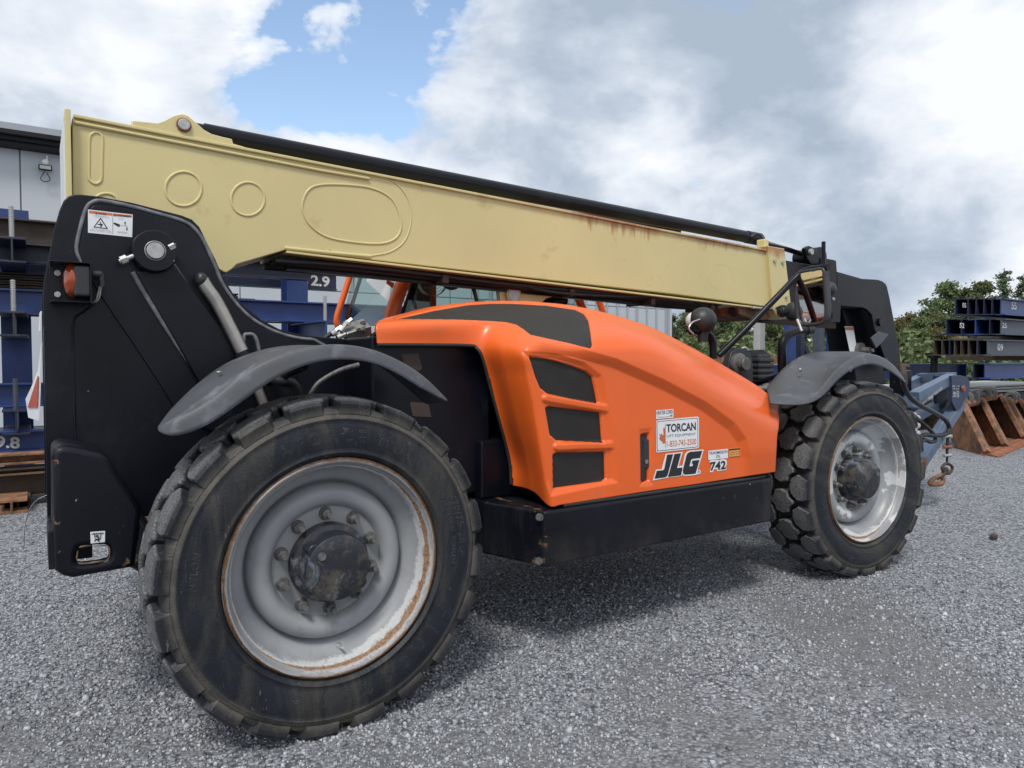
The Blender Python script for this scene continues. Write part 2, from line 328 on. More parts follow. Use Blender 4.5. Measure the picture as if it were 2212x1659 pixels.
class MB:
    def __init__(s): s.v = []; s.f = []
    def add(s, v, f):
        n = len(s.v); s.v += [tuple(x) for x in v]; s.f += [tuple(i + n for i in q) for q in f]; return s
    def box(s, a, b):
        x0, y0, z0 = a; x1, y1, z1 = b
        v = [(x0, y0, z0), (x1, y0, z0), (x1, y1, z0), (x0, y1, z0), (x0, y0, z1), (x1, y0, z1), (x1, y1, z1), (x0, y1, z1)]
        return s.add(v, [(0, 3, 2, 1), (4, 5, 6, 7), (0, 1, 5, 4), (1, 2, 6, 5), (2, 3, 7, 6), (3, 0, 4, 7)])
    def beam(s, a, b, w, h, up=(0, 0, 1)):
        a = Vector(a); b = Vector(b); d = (b - a).normalized(); sd = d.cross(Vector(up)).normalized(); u = sd.cross(d)
        v = [p + sd * (i * w / 2) + u * (j * h / 2) for p in (a, b) for i, j in ((-1, -1), (1, -1), (1, 1), (-1, 1))]
        return s.add(v, [(0, 1, 2, 3), (7, 6, 5, 4), (0, 4, 5, 1), (1, 5, 6, 2), (2, 6, 7, 3), (3, 7, 4, 0)])
    def cyl(s, a, b, r0, r1=None, n=20, cap=True):
        r1 = r0 if r1 is None else r1
        a = Vector(a); b = Vector(b); d = (b - a).normalized()
        u = d.orthogonal().normalized(); w = d.cross(u)
        v = []
        for p, r in ((a, r0), (b, r1)):
            for k in range(n):
                t = 2 * math.pi * k / n; v.append(p + u * (r * math.cos(t)) + w * (r * math.sin(t)))
        f = [(k, (k + 1) % n, n + (k + 1) % n, n + k) for k in range(n)]
        if cap: f += [tuple(range(n - 1, -1, -1)), tuple(range(n, 2 * n))]
        return s.add(v, f)
    def tube(s, pts, r, n=10, sm=6, cyc=False):
        pts = [Vector(p) for p in pts]
        if sm > 1: pts = crom(pts, sm, cyc)
        if callable(r): rr = [r(i / (len(pts) - 1)) for i in range(len(pts))]
        else: rr = [r] * len(pts)
        m = len(pts); u = None; v = []
        for i, p in enumerate(pts):
            q = pts[(i + 1) % m] if (cyc or i < m - 1) else p
            q0 = pts[i - 1] if (cyc or i > 0) else p
            d = (q - q0).normalized()
            if u is None: u = d.orthogonal().normalized()
            u = (u - d * u.dot(d)).normalized(); w = d.cross(u)
            for k in range(n):
                t = 2 * math.pi * k / n; v.append(p + u * (rr[i] * math.cos(t)) + w * (rr[i] * math.sin(t)))
        f = []
        for i in range(m if cyc else m - 1):
            j = (i + 1) % m
            f += [(i * n + k, i * n + (k + 1) % n, j * n + (k + 1) % n, j * n + k) for k in range(n)]
        if not cyc: f += [tuple(range(n - 1, -1, -1)), tuple((m - 1) * n + k for k in range(n))]
        return s.add(v, f)
    def sphere(s, c, r, n=20, m=12, sc=(1, 1, 1)):
        v = []; f = []
        for i in range(m + 1):
            a = math.pi * i / m
            for k in range(n):
                t = 2 * math.pi * k / n
                v.append((c[0] + r * sc[0] * math.sin(a) * math.cos(t), c[1] + r * sc[1] * math.sin(a) * math.sin(t), c[2] + r * sc[2] * math.cos(a)))
        for i in range(m):
            for k in range(n):
                f.append((i * n + k, (i + 1) * n + k, (i + 1) * n + (k + 1) % n, i * n + (k + 1) % n))
        return s.add(v, f)
    def lathe(s, prof, n=64, c=(0, 0, 0), closed=False):       # about an axis along Y; prof = (r, y)
        v = []; m = len(prof)
        for k in range(n):
            t = 2 * math.pi * k / n; ct, st = math.cos(t), math.sin(t)
            for r, y in prof: v.append((c[0] + r * ct, c[1] + y, c[2] + r * st))
        f = []
        for k in range(n):
            k2 = (k + 1) % n
            for i in range(m if closed else m - 1):
                j = (i + 1) % m
                f.append((k * m + i, k * m + j, k2 * m + j, k2 * m + i))
        return s.add(v, f)
    def build(s, name, m, parent=None, smooth=None, bevel=0.0, seg=2):
        me = bpy.data.meshes.new(name); me.from_pydata(s.v, [], s.f); me.validate(); me.update()
        o = link(name, me, m, parent, smooth)
        if bevel:
            b = o.modifiers.new('bevel', 'BEVEL'); b.width = bevel; b.segments = seg; b.limit_method = 'ANGLE'; b.angle_limit = R(40); b.harden_normals = False
        return o

def crom(pts, k, cyc=False):
    n = len(pts); out = []
    rngk = range(n) if cyc else range(n - 1)
    for i in rngk:
        p1, p2 = pts[i], pts[(i + 1) % n]
        p0 = pts[i - 1] if (cyc or i > 0) else p1 * 2 - p2
        p3 = pts[(i + 2) % n] if (cyc or i + 2 < n) else p2 * 2 - p1
        for j in range(k):
            t = j / k
            out.append(0.5 * ((2 * p1) + (p2 - p0) * t + (2 * p0 - 5 * p1 + 4 * p2 - p3) * t * t + (3 * p1 - p0 - 3 * p2 + p3) * t ** 3))
    if not cyc: out.append(pts[-1])
    return out

def curve_mesh(loops, half, bevel=0.0, res=2):
    cd = bpy.data.curves.new('tmp', 'CURVE'); cd.dimensions = '2D'; cd.fill_mode = 'BOTH'
    cd.extrude = max(half - bevel, 0); cd.bevel_depth = bevel; cd.bevel_resolution = res; cd.offset = -bevel
    for lp in loops:
        s = cd.splines.new('POLY'); s.points.add(len(lp) - 1); s.use_cyclic_u = True
        for q, (a, b) in zip(s.points, lp): q.co = (a, b, 0, 1)
    o = bpy.data.objects.new('tmp', cd); COL.objects.link(o)
    me = bpy.data.meshes.new_from_object(o)
    bpy.data.objects.remove(o); bpy.data.curves.remove(cd)
    return me
def plate(name, loops, y0, y1, m, parent=None, bevel=0.003, smooth=35):
    """a plate lying in the XZ plane, from y0 to y1; loops are outlines and holes of (X, Z)"""
    me = curve_mesh(loops, (y1 - y0) / 2, bevel); yc = (y0 + y1) / 2
    me.transform(Matrix(((1, 0, 0, 0), (0, 0, -1, yc), (0, 1, 0, 0), (0, 0, 0, 1))))
    me.materials.clear()
    return link(name, me, m, parent, smooth)
def tr(pts, Y):
    return [(lambda q: (q.x, q.z))(P(a, b, Y=Y)) for a, b in pts]
def circ(c, r, n=32): return [(c[0] + r * math.cos(2 * math.pi * k / n), c[1] + r * math.sin(2 * math.pi * k / n)) for k in range(n)]
def smooth2(pts, it=2):
    for _ in range(it):
        q = []
        for i in range(len(pts)):
            a = pts[i]; b = pts[(i + 1) % len(pts)]
            q += [(a[0] * .75 + b[0] * .25, a[1] * .75 + b[1] * .25), (a[0] * .25 + b[0] * .75, a[1] * .25 + b[1] * .75)]
        pts = q
    return pts
def rrect(x0, z0, x1, z1, r, n=5):
    out = []
    for cx, cz, a0 in ((x1 - r, z1 - r, 0), (x0 + r, z1 - r, 90), (x0 + r, z0 + r, 180), (x1 - r, z0 + r, 270)):
        for k in range(n + 1):
            a = R(a0 + 90 * k / n); out.append((cx + r * math.cos(a), cz + r * math.sin(a)))
    return out

def text_mesh(s, offset=0.0, outline=0.0, spacing=1.0):
    cd = bpy.data.curves.new('tmp', 'FONT'); cd.body = s; cd.resolution_u = 4; cd.offset = offset; cd.space_character = spacing
    if outline: cd.fill_mode = 'NONE'; cd.bevel_depth = outline; cd.bevel_resolution = 0
    o = bpy.data.objects.new('tmp', cd); COL.objects.link(o)
    me = bpy.data.meshes.new_from_object(o)
    bpy.data.objects.remove(o); bpy.data.curves.remove(cd)
    return me
def text_on(name, s, bl, br, tl, m, parent, offset=0.0, off=0.0):
    """flat print fitted to the parallelogram with corners bottom-left, bottom-right, top-left"""
    me = text_mesh(s, offset)
    co = np.empty(len(me.vertices) * 3); me.vertices.foreach_get('co', co); co = co.reshape(-1, 3)
    lo = co.min(0); hi = co.max(0); n = (co - lo) / np.maximum(hi - lo, 1e-6)
    bl, br, tl = (np.array(q) for q in (bl, br, tl)); nn = np.cross(br - bl, tl - bl); nn /= np.linalg.norm(nn)
    w = bl + n[:, :1] * (br - bl) + n[:, 1:2] * (tl - bl) + nn * off
    me.vertices.foreach_set('co', w.ravel()); me.materials.clear(); me.update()
    o = link(name, me, m, parent); o['kind'] = 'stuff'; return o
def text_px(name, s, bl, br, tl, Y, m, parent, offset=0.0):
    return text_on(name, s, P(*bl, Y=Y), P(*br, Y=Y), P(*tl, Y=Y), m, parent, offset)

# ------------------------------------------------------------------ the ground
def gravel_mat():
    m = bpy.data.materials.new('crushed_stone'); m.use_nodes = True
    N = nodes_of(m.node_tree); L = m.node_tree.links
    tc = N('ShaderNodeTexCoord'); v = tc.outputs['Object']
    vo = N('ShaderNodeTexVoronoi', inp={'Vector': v, 'Scale': 62.0, 'Randomness': 1.0})
    vo2 = N('ShaderNodeTexVoronoi', inp={'Vector': v, 'Scale': 26.0, 'Randomness': 1.0})
    big = N('ShaderNodeTexNoise', inp={'Vector': v, 'Scale': 0.55, 'Detail': 6.0, 'Roughness': 0.6})
    mid = N('ShaderNodeTexNoise', inp={'Vector': v, 'Scale': 7.0, 'Detail': 8.0, 'Roughness': 0.7})
    sv = N('ShaderNodeSeparateXYZ', inp={0: vo.outputs['Color']})
    sv2 = N('ShaderNodeSeparateXYZ', inp={0: vo2.outputs['Color']})
    stone = ramp(N, sv.outputs[0], [(0.0, (0.13, 0.137, 0.152)), (0.5, (0.258, 0.270, 0.298)), (0.85, (0.385, 0.40, 0.43)), (1.0, (0.50, 0.51, 0.535))])
    edge = ramp(N, vo.outputs['Distance'], [(0.35, 1.0), (0.75, 0.35)])
    stone = mixc(N, 1.0, stone, edge, 'MULTIPLY')
    s2 = ramp(N, sv2.outputs[1], [(0.78, 0.0), (0.80, 1.0)])
    stone = mixc(N, math_n(N, 'MULTIPLY', s2, 0.55), stone, (0.27, 0.28, 0.305))
    fines = mixc(N, ramp(N, mid.outputs[0], [(0.3, 0.0), (0.7, 1.0)]), (0.115, 0.116, 0.120), (0.19, 0.19, 0.195))
    pw = N('ShaderNodeVectorMath', operation='LENGTH', inp={0: N('ShaderNodeVectorMath', operation='SUBTRACT', inp={0: v, 1: (CAM.x, CAM.y, 0)}).outputs[0]})
    near = N('ShaderNodeMapRange', inp={0: pw.outputs['Value'], 1: 3.0, 2: 9.0, 3: 0.0, 4: -0.12})
    fm = ramp(N, math_n(N, 'ADD', math_n(N, 'ADD', math_n(N, 'MULTIPLY', big.outputs[0], 0.8), math_n(N, 'MULTIPLY', mid.outputs[0], 0.22)), near.outputs[0]), [(0.50, 0.0), (0.60, 0.8)])
    c = mixc(N, fm, stone, fines)
    b = N('ShaderNodeBsdfPrincipled', inp={'Base Color': c, 'Roughness': 0.85, 'Specular IOR Level': 0.25})
    h = math_n(N, 'SUBTRACT', math_n(N, 'MULTIPLY', sv.outputs[1], 0.5), vo.outputs['Distance'])
    bp = N('ShaderNodeBump', inp={'Height': h, 'Strength': 0.75, 'Distance': 0.012})
    L.new(bp.outputs[0], b.inputs['Normal'])
    N('ShaderNodeOutputMaterial', inp={0: b.outputs[0]})
    return m
g = MB(); g.add([(-250, -150, 0), (350, -150, 0), (350, 350, 0), (-250, 350, 0)], [(0, 1, 2, 3)])
go = g.build('ground', gravel_mat()); go['kind'] = 'structure'; go['label'] = 'grey crushed stone yard surface under everything'

# loose angular stones lying on the yard near the camera
def wave(x, y):
    return (np.sin(1.9 * x + 0.7 * y + 1.0) + np.sin(-1.1 * x + 2.3 * y + 2.0) + np.sin(3.7 * x - 2.9 * y) * 0.6 + np.sin(5.1 * x + 6.3 * y + .4) * 0.5 + np.sin(0.6 * x + 0.9 * y)) / 4.1
def stones(n, zone, smin, smax, name, shade):
    x0, x1, y0, y1 = zone
    x = rng.uniform(x0, x1, n); y = rng.uniform(y0, y1, n)
    px, py = proj(np.stack([x, y, np.zeros(n)], 1))
    dist = np.hypot(x - CAM.x, y - CAM.y)
    track = np.exp(-((y + 1.05 - 0.32 * (x - 0.5)) / 0.28) ** 2) * (x < 1.6)          # a worn, compacted wheel track
    keep = (px > -60) & (px < 2280) & (py < 1740) & (rng.uniform(0, 1, n) < np.clip(0.72 + wave(x, y) * 0.9 - track * 0.75, 0.05, 1))
    keep &= rng.uniform(0, 1, n) < np.clip((6.3 - dist) / 3.0, 0, 1)
    x, y = x[keep], y[keep]; n = len(x)
    base = np.array([[-1, -1, -1], [1, -1, -1], [1, 1, -1], [-1, 1, -1], [-1, -1, 1], [1, -1, 1], [1, 1, 1], [-1, 1, 1]], float)
    s = smin + (smax - smin) * rng.uniform(0, 1, n) ** 2.6
    v = base[None] * (1 + rng.uniform(-0.42, 0.25, (n, 8, 3)))
    v *= (s[:, None] * rng.uniform(0.55, 1.0, (n, 3)))[:, None, :] * 0.5
    q = rng.normal(size=(n, 4)); q /= np.linalg.norm(q, axis=1)[:, None]
    a, b, c, d = q.T
    Rm = np.stack([1 - 2 * (c * c + d * d), 2 * (b * c - a * d), 2 * (b * d + a * c), 2 * (b * c + a * d), 1 - 2 * (b * b + d * d), 2 * (c * d - a * b), 2 * (b * d - a * c), 2 * (c * d + a * b), 1 - 2 * (b * b + c * c)], 1).reshape(n, 3, 3)
    v = np.einsum('nij,nkj->nki', Rm, v)
    v += np.stack([x, y, s * 0.16], 1)[:, None, :]
    fb = np.array([(0, 3, 2, 1), (4, 5, 6, 7), (0, 1, 5, 4), (1, 2, 6, 5), (2, 3, 7, 6), (3, 0, 4, 7)])
    f = (fb[None] + (np.arange(n) * 8)[:, None, None]).reshape(-1)
    me = bpy.data.meshes.new(name); nf = n * 6
    me.vertices.add(n * 8); me.vertices.foreach_set('co', v.astype(np.float32).ravel())
    me.loops.add(nf * 4); me.loops.foreach_set('vertex_index', f.astype(np.int32))
    me.polygons.add(nf); me.polygons.foreach_set('loop_start', np.arange(0, nf * 4, 4, dtype=np.int32)); me.polygons.foreach_set('loop_total', np.full(nf, 4, np.int32))
    me.update()
    m = bpy.data.materials.new(name); m.use_nodes = True
    N = nodes_of(m.node_tree)
    ge = N('ShaderNodeNewGeometry'); 
    c = ramp(N, ge.outputs['Random Per Island'], shade)
    b = N('ShaderNodeBsdfPrincipled', inp={'Base Color': c, 'Roughness': 0.8, 'Specular IOR Level': 0.3})
    N('ShaderNodeOutputMaterial', inp={0: b.outputs[0]})
    o = link(name, me, m); o['kind'] = 'stuff'
    return o
sh = [(0.0, (0.12, 0.127, 0.14)), (0.35, (0.238, 0.250, 0.277)), (0.7, (0.34, 0.356, 0.388)), (0.93, (0.43, 0.447, 0.48)), (1.0, (0.54, 0.55, 0.575))]
o = stones(210000, (-2.2, 6.0, -1.7, 3.4), 0.006, 0.0145, 'gravel', sh); o['label'] = 'loose fine grey gravel covering the yard'; o['category'] = 'gravel'
o = stones(9000, (-2.2, 6.0, -1.7, 3.4), 0.012, 0.026, 'coarse_gravel', sh); o['label'] = 'scattered larger pale stones among the fine gravel'; o['category'] = 'gravel'

# ------------------------------------------------------------------ the telehandler
T = thing('telehandler', 'orange and cream telescopic handler on four big tyres, boom lowered forward', 'telehandler', (0, 0, 0))

# ---- wheels: built about their own axle, outer face towards -Y
RT = 0.633
def build_wheel(rimmat):
    rim = MB()
    prof = [(0.386, 0.06), (0.400, 0.045), (0.409, 0.034), (0.411, 0.024), (0.408, 0.015), (0.401, 0.010), (0.394, 0.013), (0.390, 0.024), (0.387, 0.036),
            (0.380, 0.048), (0.3735, 0.055), (0.371, 0.064), (0.369, 0.076), (0.362, 0.094), (0.351, 0.110), (0.336, 0.124), (0.322, 0.134), (0.312, 0.146), (0.306, 0.165),
            (0.302, 0.168), (0.3005, 0.152), (0.298, 0.136), (0.291, 0.120), (0.279, 0.109), (0.264, 0.103), (0.248, 0.103), (0.233, 0.109), (0.222, 0.119), (0.2145, 0.131), (0.2105, 0.139), (0.205, 0.1405), (0.2, 0.139), (0.10, 0.139), (0.10, 0.26), (0.30, 0.28), (0.33, 0.33), (0.405, 0.345)]
    rim.lathe(prof, 128)
    w = rim.build('wheel', rimmat, None, smooth=40)
    ty = MB()
    half = [(0.392, 0.050), (0.404, 0.040), (0.414, 0.022), (0.420, 0.012), (0.428, 0.006), (0.4295, 0.0035), (0.432, 0.0035), (0.4335, 0.0055), (0.45, 0.001), (0.475, -0.003), (0.505, -0.005), (0.535, -0.002), (0.552, 0.003), (0.5535, 0.0015), (0.556, 0.001), (0.5585, 0.003),
            (0.572, 0.010), (0.584, 0.017), (0.587, 0.028), (0.589, 0.045), (0.590, 0.09), (0.591, 0.185)]
    other = [(r, 0.37 - y) for r, y in reversed(half[:-1])]
    ty.lathe(half + other, 144)
    nc = len(ty.f)
    NP = 20
    def rtop(y): return 0.6400 - 0.55 * (y - 0.185) ** 2
    def rbase(y): return 0.589 - 0.4 * (y - 0.185) ** 2
    sh_n = [(0.06, 0.006), (0.36, 0.004), (0.66, 0.006), (0.76, 0.030), (0.84, 0.070), (0.68, 0.112), (0.46, 0.118), (0.22, 0.112), (0.04, 0.073), (0.02, 0.035)]
    ctr = [(0.60, 0.140), (0.76, 0.132), (0.89, 0.100), (0.98, 0.100), (1.08, 0.132), (1.25, 0.140), (1.32, 0.185), (1.25, 0.230), (1.08, 0.238), (0.98, 0.270), (0.89, 0.270), (0.76, 0.238), (0.60, 0.230), (0.53, 0.185)]
    sh_f = [(s, 0.37 - y) for s, y in reversed(sh_n)]
    rr = random.Random(3)
    for k in range(NP):
        for poly, kind in ((sh_n, 0), (ctr, 1), (sh_f, 2)):
            a0 = 2 * math.pi / NP
            cs = sum(p[0] for p in poly) / len(poly); cyy = sum(p[1] for p in poly) / len(poly)
            v = []; n = len(poly)
            jit = [(rr.uniform(-.012, .012), rr.uniform(-.0022, .0022)) for _ in poly]
            def pt(s, y, r):
                t = -(k + s) * a0; return (r * math.cos(t), y, r * math.sin(t))
            for ring, (sc, lvl) in enumerate(((1.07, 0), (1.0, 1), (0.93, 2))):
                for (s, y), (js, jy) in zip(poly, jit):
                    ss = cs + (s + js - cs) * sc; yy = cyy + (y + jy - cyy) * (sc if lvl else 1.04)
                    if lvl == 0:
                        r = rbase(yy)
                        if kind == 0 and y < 0.02: yy = 0.0075; r = 0.574
                        if kind == 2 and y > 0.35: yy = 0.3625; r = 0.574
                    elif lvl == 1:
                        r = rtop(yy) - 0.006
                        if kind == 0 and y < 0.02: yy -= 0.003; r = 0.611
                        if kind == 2 and y > 0.35: yy += 0.003; r = 0.611
                    else: r = rtop(yy)
                    v.append(pt(ss, yy, r))
            v.append(pt(cs, cyy, rtop(cyy) + 0.002))
            f = []
            for ring in (0, 1):
                for i in range(n):
                    j = (i + 1) % n; f.append((ring * n + i, ring * n + j, (ring + 1) * n + j, (ring + 1) * n + i))
            f += [(2 * n + i, 2 * n + (i + 1) % n, 3 * n) for i in range(n)]
            ty.add(v, f)
            if kind != 1:     # low tie bar stepping down between the shoulder lugs
                v = []
                ys = (0.009, 0.026, 0.026, 0.009) if kind == 0 else (0.361, 0.344, 0.344, 0.361)
                for s0, s1 in ((0.72, 1.02),):
                    q = [pt(s0, ys[0], 0.575), pt(s1, ys[0], 0.575), pt(s1, ys[0] + (.008 if kind == 0 else -.008), 0.588), pt(s0, ys[0] + (.012 if kind == 0 else -.012), 0.600),
                         pt(s0, 0.07 if kind == 0 else 0.30, 0.603), pt(s1, 0.07 if kind == 0 else 0.30, 0.597)]
                    ty.add(q, [(0, 1, 2, 3), (3, 2, 5, 4)])
    t = ty.build('tyre', M['tyre'], w)
    sm = [i < nc for i in range(len(t.data.polygons))]
    t.data.polygons.foreach_set('use_smooth', sm)
    # moulded lettering standing proud of the sidewall
    def sidewall(s, rad, deg, size, flip=False, outline=0.02, name='lettering', sp=1.15):
        me = text_mesh(s, 0, outline, sp)
        co = np.empty(len(me.vertices) * 3); me.vertices.foreach_get('co', co); co = co.reshape(-1, 3)
        xm = (co[:, 0].min() + co[:, 0].max()) / 2; x = (co[:, 0] - xm) * size; y = (co[:, 1] - 0.35) * size
        if flip: th = R(deg) + x / rad; r = rad - y
        else: th = R(deg) - x / rad; r = rad + y
        yy = np.interp(r, [a for a, b in half], [b for a, b in half]) - 0.0006 + co[:, 2] * size * 0.6
        me.vertices.foreach_set('co', np.stack([r * np.cos(th), yy, r * np.sin(th)], 1).ravel()); me.materials.clear(); me.update()
        o = link(name, me, M['tyre_text'], w); o['kind'] = 'stuff'; return o
    sidewall('DURAFORCE MIN', 0.494, 96, 0.064, outline=0.017, sp=1.55)
    sidewall('Firestone', 0.496, -70, 0.100, outline=0.011, sp=1.9)
    sidewall('370/75-28', 0.520, 14, 0.045, outline=0.026)
    sidewall('12 PLY RATING  TUBELESS', 0.478, 12, 0.024, outline=0.035)
    sidewall('NYLON', 0.505, 172, 0.034, outline=0.03)
    hub = MB()
    hub.lathe([(0.150, 0.139), (0.150, 0.098), (0.146, 0.090), (0.128, 0.084), (0.126, 0.030), (0.121, 0.016), (0.112, 0.010), (0.07, 0.006), (0.0, 0.004)], 64)
    hb = hub.build('hub', M['hub'], w, smooth=35)
    lob = MB()
    for a in (140, 322):
        l2 = MB(); l2.cyl((0.112 * math.cos(R(a)), 0.02, 0.112 * math.sin(R(a))), (0.112 * math.cos(R(a)), 0.095, 0.112 * math.sin(R(a))), 0.026, n=24); l2.build('hub_lobe', M['hub'], w, smooth=35, bevel=0.004)
    lob.cyl((0.085 * math.cos(R(140)), 0.012, 0.085 * math.sin(R(140))), (0.085 * math.cos(R(140)), 0.002, 0.085 * math.sin(R(140))), 0.015, n=20)
    lob.build('hub_plug', M['nut'], w, smooth=35)
    for k in range(10):
        a = R(36 * k + 20); c, s_ = 0.183 * math.cos(a), 0.183 * math.sin(a)
        nb = MB(); nb.cyl((c, 0.139, s_), (c, 0.132, s_), 0.026, 0.022, 24); nb.cyl((c, 0.132, s_), (c, 0.108, s_), 0.0205, n=6); nb.cyl((c, 0.108, s_), (c, 0.101, s_), 0.0175, 0.014, 16); nb.cyl((c, 0.102, s_), (c, 0.080, s_), 0.0115, 0.0100, 14)
        nb.build('wheel_nut', M['nut'], w, smooth=30)
    va = MB(); a = R(-84); c, s_ = 0.340 * math.cos(a), 0.340 * math.sin(a)
    va.cyl((c, 0.125, s_), (c, 0.112, s_), 0.014, 0.010, 16); va.cyl((c, 0.115, s_), (c * 0.97, 0.075, s_ * 0.97), 0.005, n=10)
    va.build('valve_stem', M['zinc'], w, smooth=30)
    return w
wheel = build_wheel(M['rim'])
def attach(w, loc, rz=0.0, ry=0.0):
    w.parent = T; w.location = loc; w.rotation_euler = (0, ry, rz)
attach(wheel, (0.034, 0.0, RT - 0.009))
def copy_wheel(loc, rz, ry, rm=None):
    c = copy_tree(wheel)
    attach(c, loc, rz, ry)
    if rm is not None:
        c.data = c.data.copy(); c.data.materials[0] = rm
    return c
fw = copy_wheel((3.56, -0.02, RT - 0.012), R(-3.6), R(118), M['rim_peeling']); fw['label'] = 'front wheel with peeling pale grey paint on its rim'
copy_wheel((0.0, 2.44, RT), R(180), R(50)); copy_wheel((3.55, 2.44, RT), R(180), R(20))

# ---- chassis, axles
ax = MB(); ax.cyl((0, 0.2, RT), (0, 2.24, RT), 0.11); ax.sphere((0, 1.22, RT), 0.24); ax.cyl((3.55, 0.2, RT), (3.55, 2.24, RT), 0.11); ax.sphere((3.55, 1.22, RT), 0.24)
ax.build('axle', M['black_low'], T, smooth=40)
ch = MB(); ch.box((-0.60, 0.90, 0.72), (4.1, 1.52, 1.02)); ch.box((0.75, 0.66, 0.52), (2.9, 1.6, 0.98)); ch.box((3.0, 0.72, 0.85), (4.2, 1.6, 1.20))
ch.build('chassis', M['black_low'], T, bevel=0.01)

# ---- tower side plate carrying the boom pivot
TY = 0.80
tower = [(93, 640), (94, 610), (104, 561), (116, 498), (128, 455), (137, 434), (148, 423), (161, 420), (176, 420), (214, 424), (283, 437), (346, 453), (393, 465), (415, 474), (431, 490), (447, 523), (466, 561), (482, 599),
         (504, 634), (529, 662), (567, 692), (604, 711), (645, 722), (696, 728), (760, 733), (790, 731), (803, 726), (812, 717)]
tz = tr(tower, TY)
tz += [(0.55, 1.50), (1.2, 1.42), (2.6, 1.05), (3.9, 1.05), (3.9, 0.72), (0.0, 0.72), (-0.56, 0.74), (-0.86, 0.74)]
hole_c = tr([(437, 621)], TY)[0]
plate('tower_plate', [tz, circ(hole_c, 0.052)], TY, TY + 0.035, M['black'], T, 0.005)
plate('tower_plate', [tz], 1.50, 1.535, M['black'], T, 0.005)
lp = MB(); lp.box((-0.853, TY + 0.036, 0.74), (-0.83, 1.499, 1.55)); lp.build('rear_cross_plate', M['black'], T, bevel=0.004)
# weld bead following the inner stiffener
wl = [(180, 572), (166, 540), (172, 500), (186, 452), (200, 437), (222, 434), (283, 446), (346, 463), (393, 477), (418, 492), (441, 523), (463, 571), (482, 615), (510, 655), (541, 686), (576, 708), (613, 723), (648, 731), (677, 734), (690, 741), (712, 752)]
wb = MB(); wb.tube([P(a, b, Y=TY - 0.001) for a, b in wl], 0.0085, 8, 5); wb.build('weld_bead', M['weld'], T, smooth=60)
wb = MB(); wb.tube([P(a, b, Y=TY) for a, b in ((205, 655), (180, 674), (160, 690), (158, 740), (160, 850), (163, 960))], 0.005, 6, 4)
wb.build('weld_bead', M['black'], T, smooth=60)
st = plate('stiffener_plate', [tr(smooth2([(168, 560), (176, 505), (190, 455), (205, 442), (283, 452), (346, 469), (393, 483), (414, 498), (436, 530), (458, 578), (478, 622), (508, 664), (540, 694), (580, 716), (640, 738), (640, 900), (420, 950), (300, 760), (230, 660)], 1), TY)], TY - 0.012, TY - 0.0005, M['black'], T, 0.003)
# box strut running down from the boss
sb = MB()
for a, b, r in (((286, 588), (432, 815), 0.012), ((372, 570), (510, 760), 0.010)):
    sb.tube([P(*a, Y=TY - 0.018), P((a[0] + b[0]) / 2 - 3, (a[1] + b[1]) / 2, Y=TY - 0.02), P(*b, Y=TY - 0.018)], r, 8, 4)
sb.build('weld_bead', M['weld'], T, smooth=60)
plate('strut_plate', [tr([(292, 590), (374, 575), (512, 760), (512, 850), (440, 850)], TY)], TY - 0.045, TY - 0.013, M['black'], T, 0.006)
bc = P(333, 544, Y=TY - 0.06)
bo = MB(); bo.lathe([(0.0, -0.036), (0.080, -0.036), (0.084, -0.032), (0.086, -0.02), (0.086, 0.075)], 64, (bc.x, bc.y, bc.z)); bo.build('pivot_boss', M['black'], T, smooth=35)
pn = MB(); pn.lathe([(0.0, -0.044), (0.031, -0.044), (0.033, -0.041), (0.033, -0.03)], 40, (bc.x, bc.y, bc.z)); pn.lathe([(0.036, -0.0365), (0.038, -0.0385), (0.040, -0.0365)], 40, (bc.x, bc.y, bc.z)); pn.cyl((bc.x, bc.y - 0.0445, bc.z), (bc.x, bc.y - 0.0435, bc.z), 0.003)
pn.build('pivot_pin', M['pin'], T, smooth=35)
for (a, b) in (((300, 548), (258, 565)), ((352, 541), (379, 528))):
    A = P(*a, Y=TY - 0.085); B = P(*b, Y=TY - 0.085); d = (B - A).normalized()
    s = MB(); s.cyl(A, B, 0.009, n=14); s.cyl(B - d * 0.030, B - d * 0.006, 0.017, n=6); s.build('clamp_bolt', M['pin'], T, smooth=30)

# exhaust-like bright tube rising out of the tower
ex = MB(); ex.tube([P(437, 605, Y=0.745), P(447, 622, Y=0.742), P(474, 662, Y=0.735), P(523, 759, Y=0.715)], 0.0275, 24, 6); ex.tube([P(523, 759, Y=0.715), P(549, 820, Y=0.70), P(570, 872, Y=0.69)], 0.022, 20, 4)
ex.build('steel_tube', M['steel'], T, smooth=50)
ex = MB(); A = P(518, 762, Y=0.715); B = P(524, 772, Y=0.712); ex.cyl(A, B, 0.033, n=24); ex.build('tube_collar', M['black'], T, smooth=40)
ex = MB(); ex.sphere(P(435, 604, Y=0.742), 0.029, sc=(.9, 1, 1.1)); ex.build('tube_mouth', M['ink'], T, smooth=40)
br_ = MB(); br_.tube([P(a, b, Y=0.735) for a, b in ((527, 778), (527, 728), (535, 722), (548, 724), (556, 740), (562, 775))], 0.008, 8, 4); br_.build('lock_bracket', M['weld'], T, smooth=50)

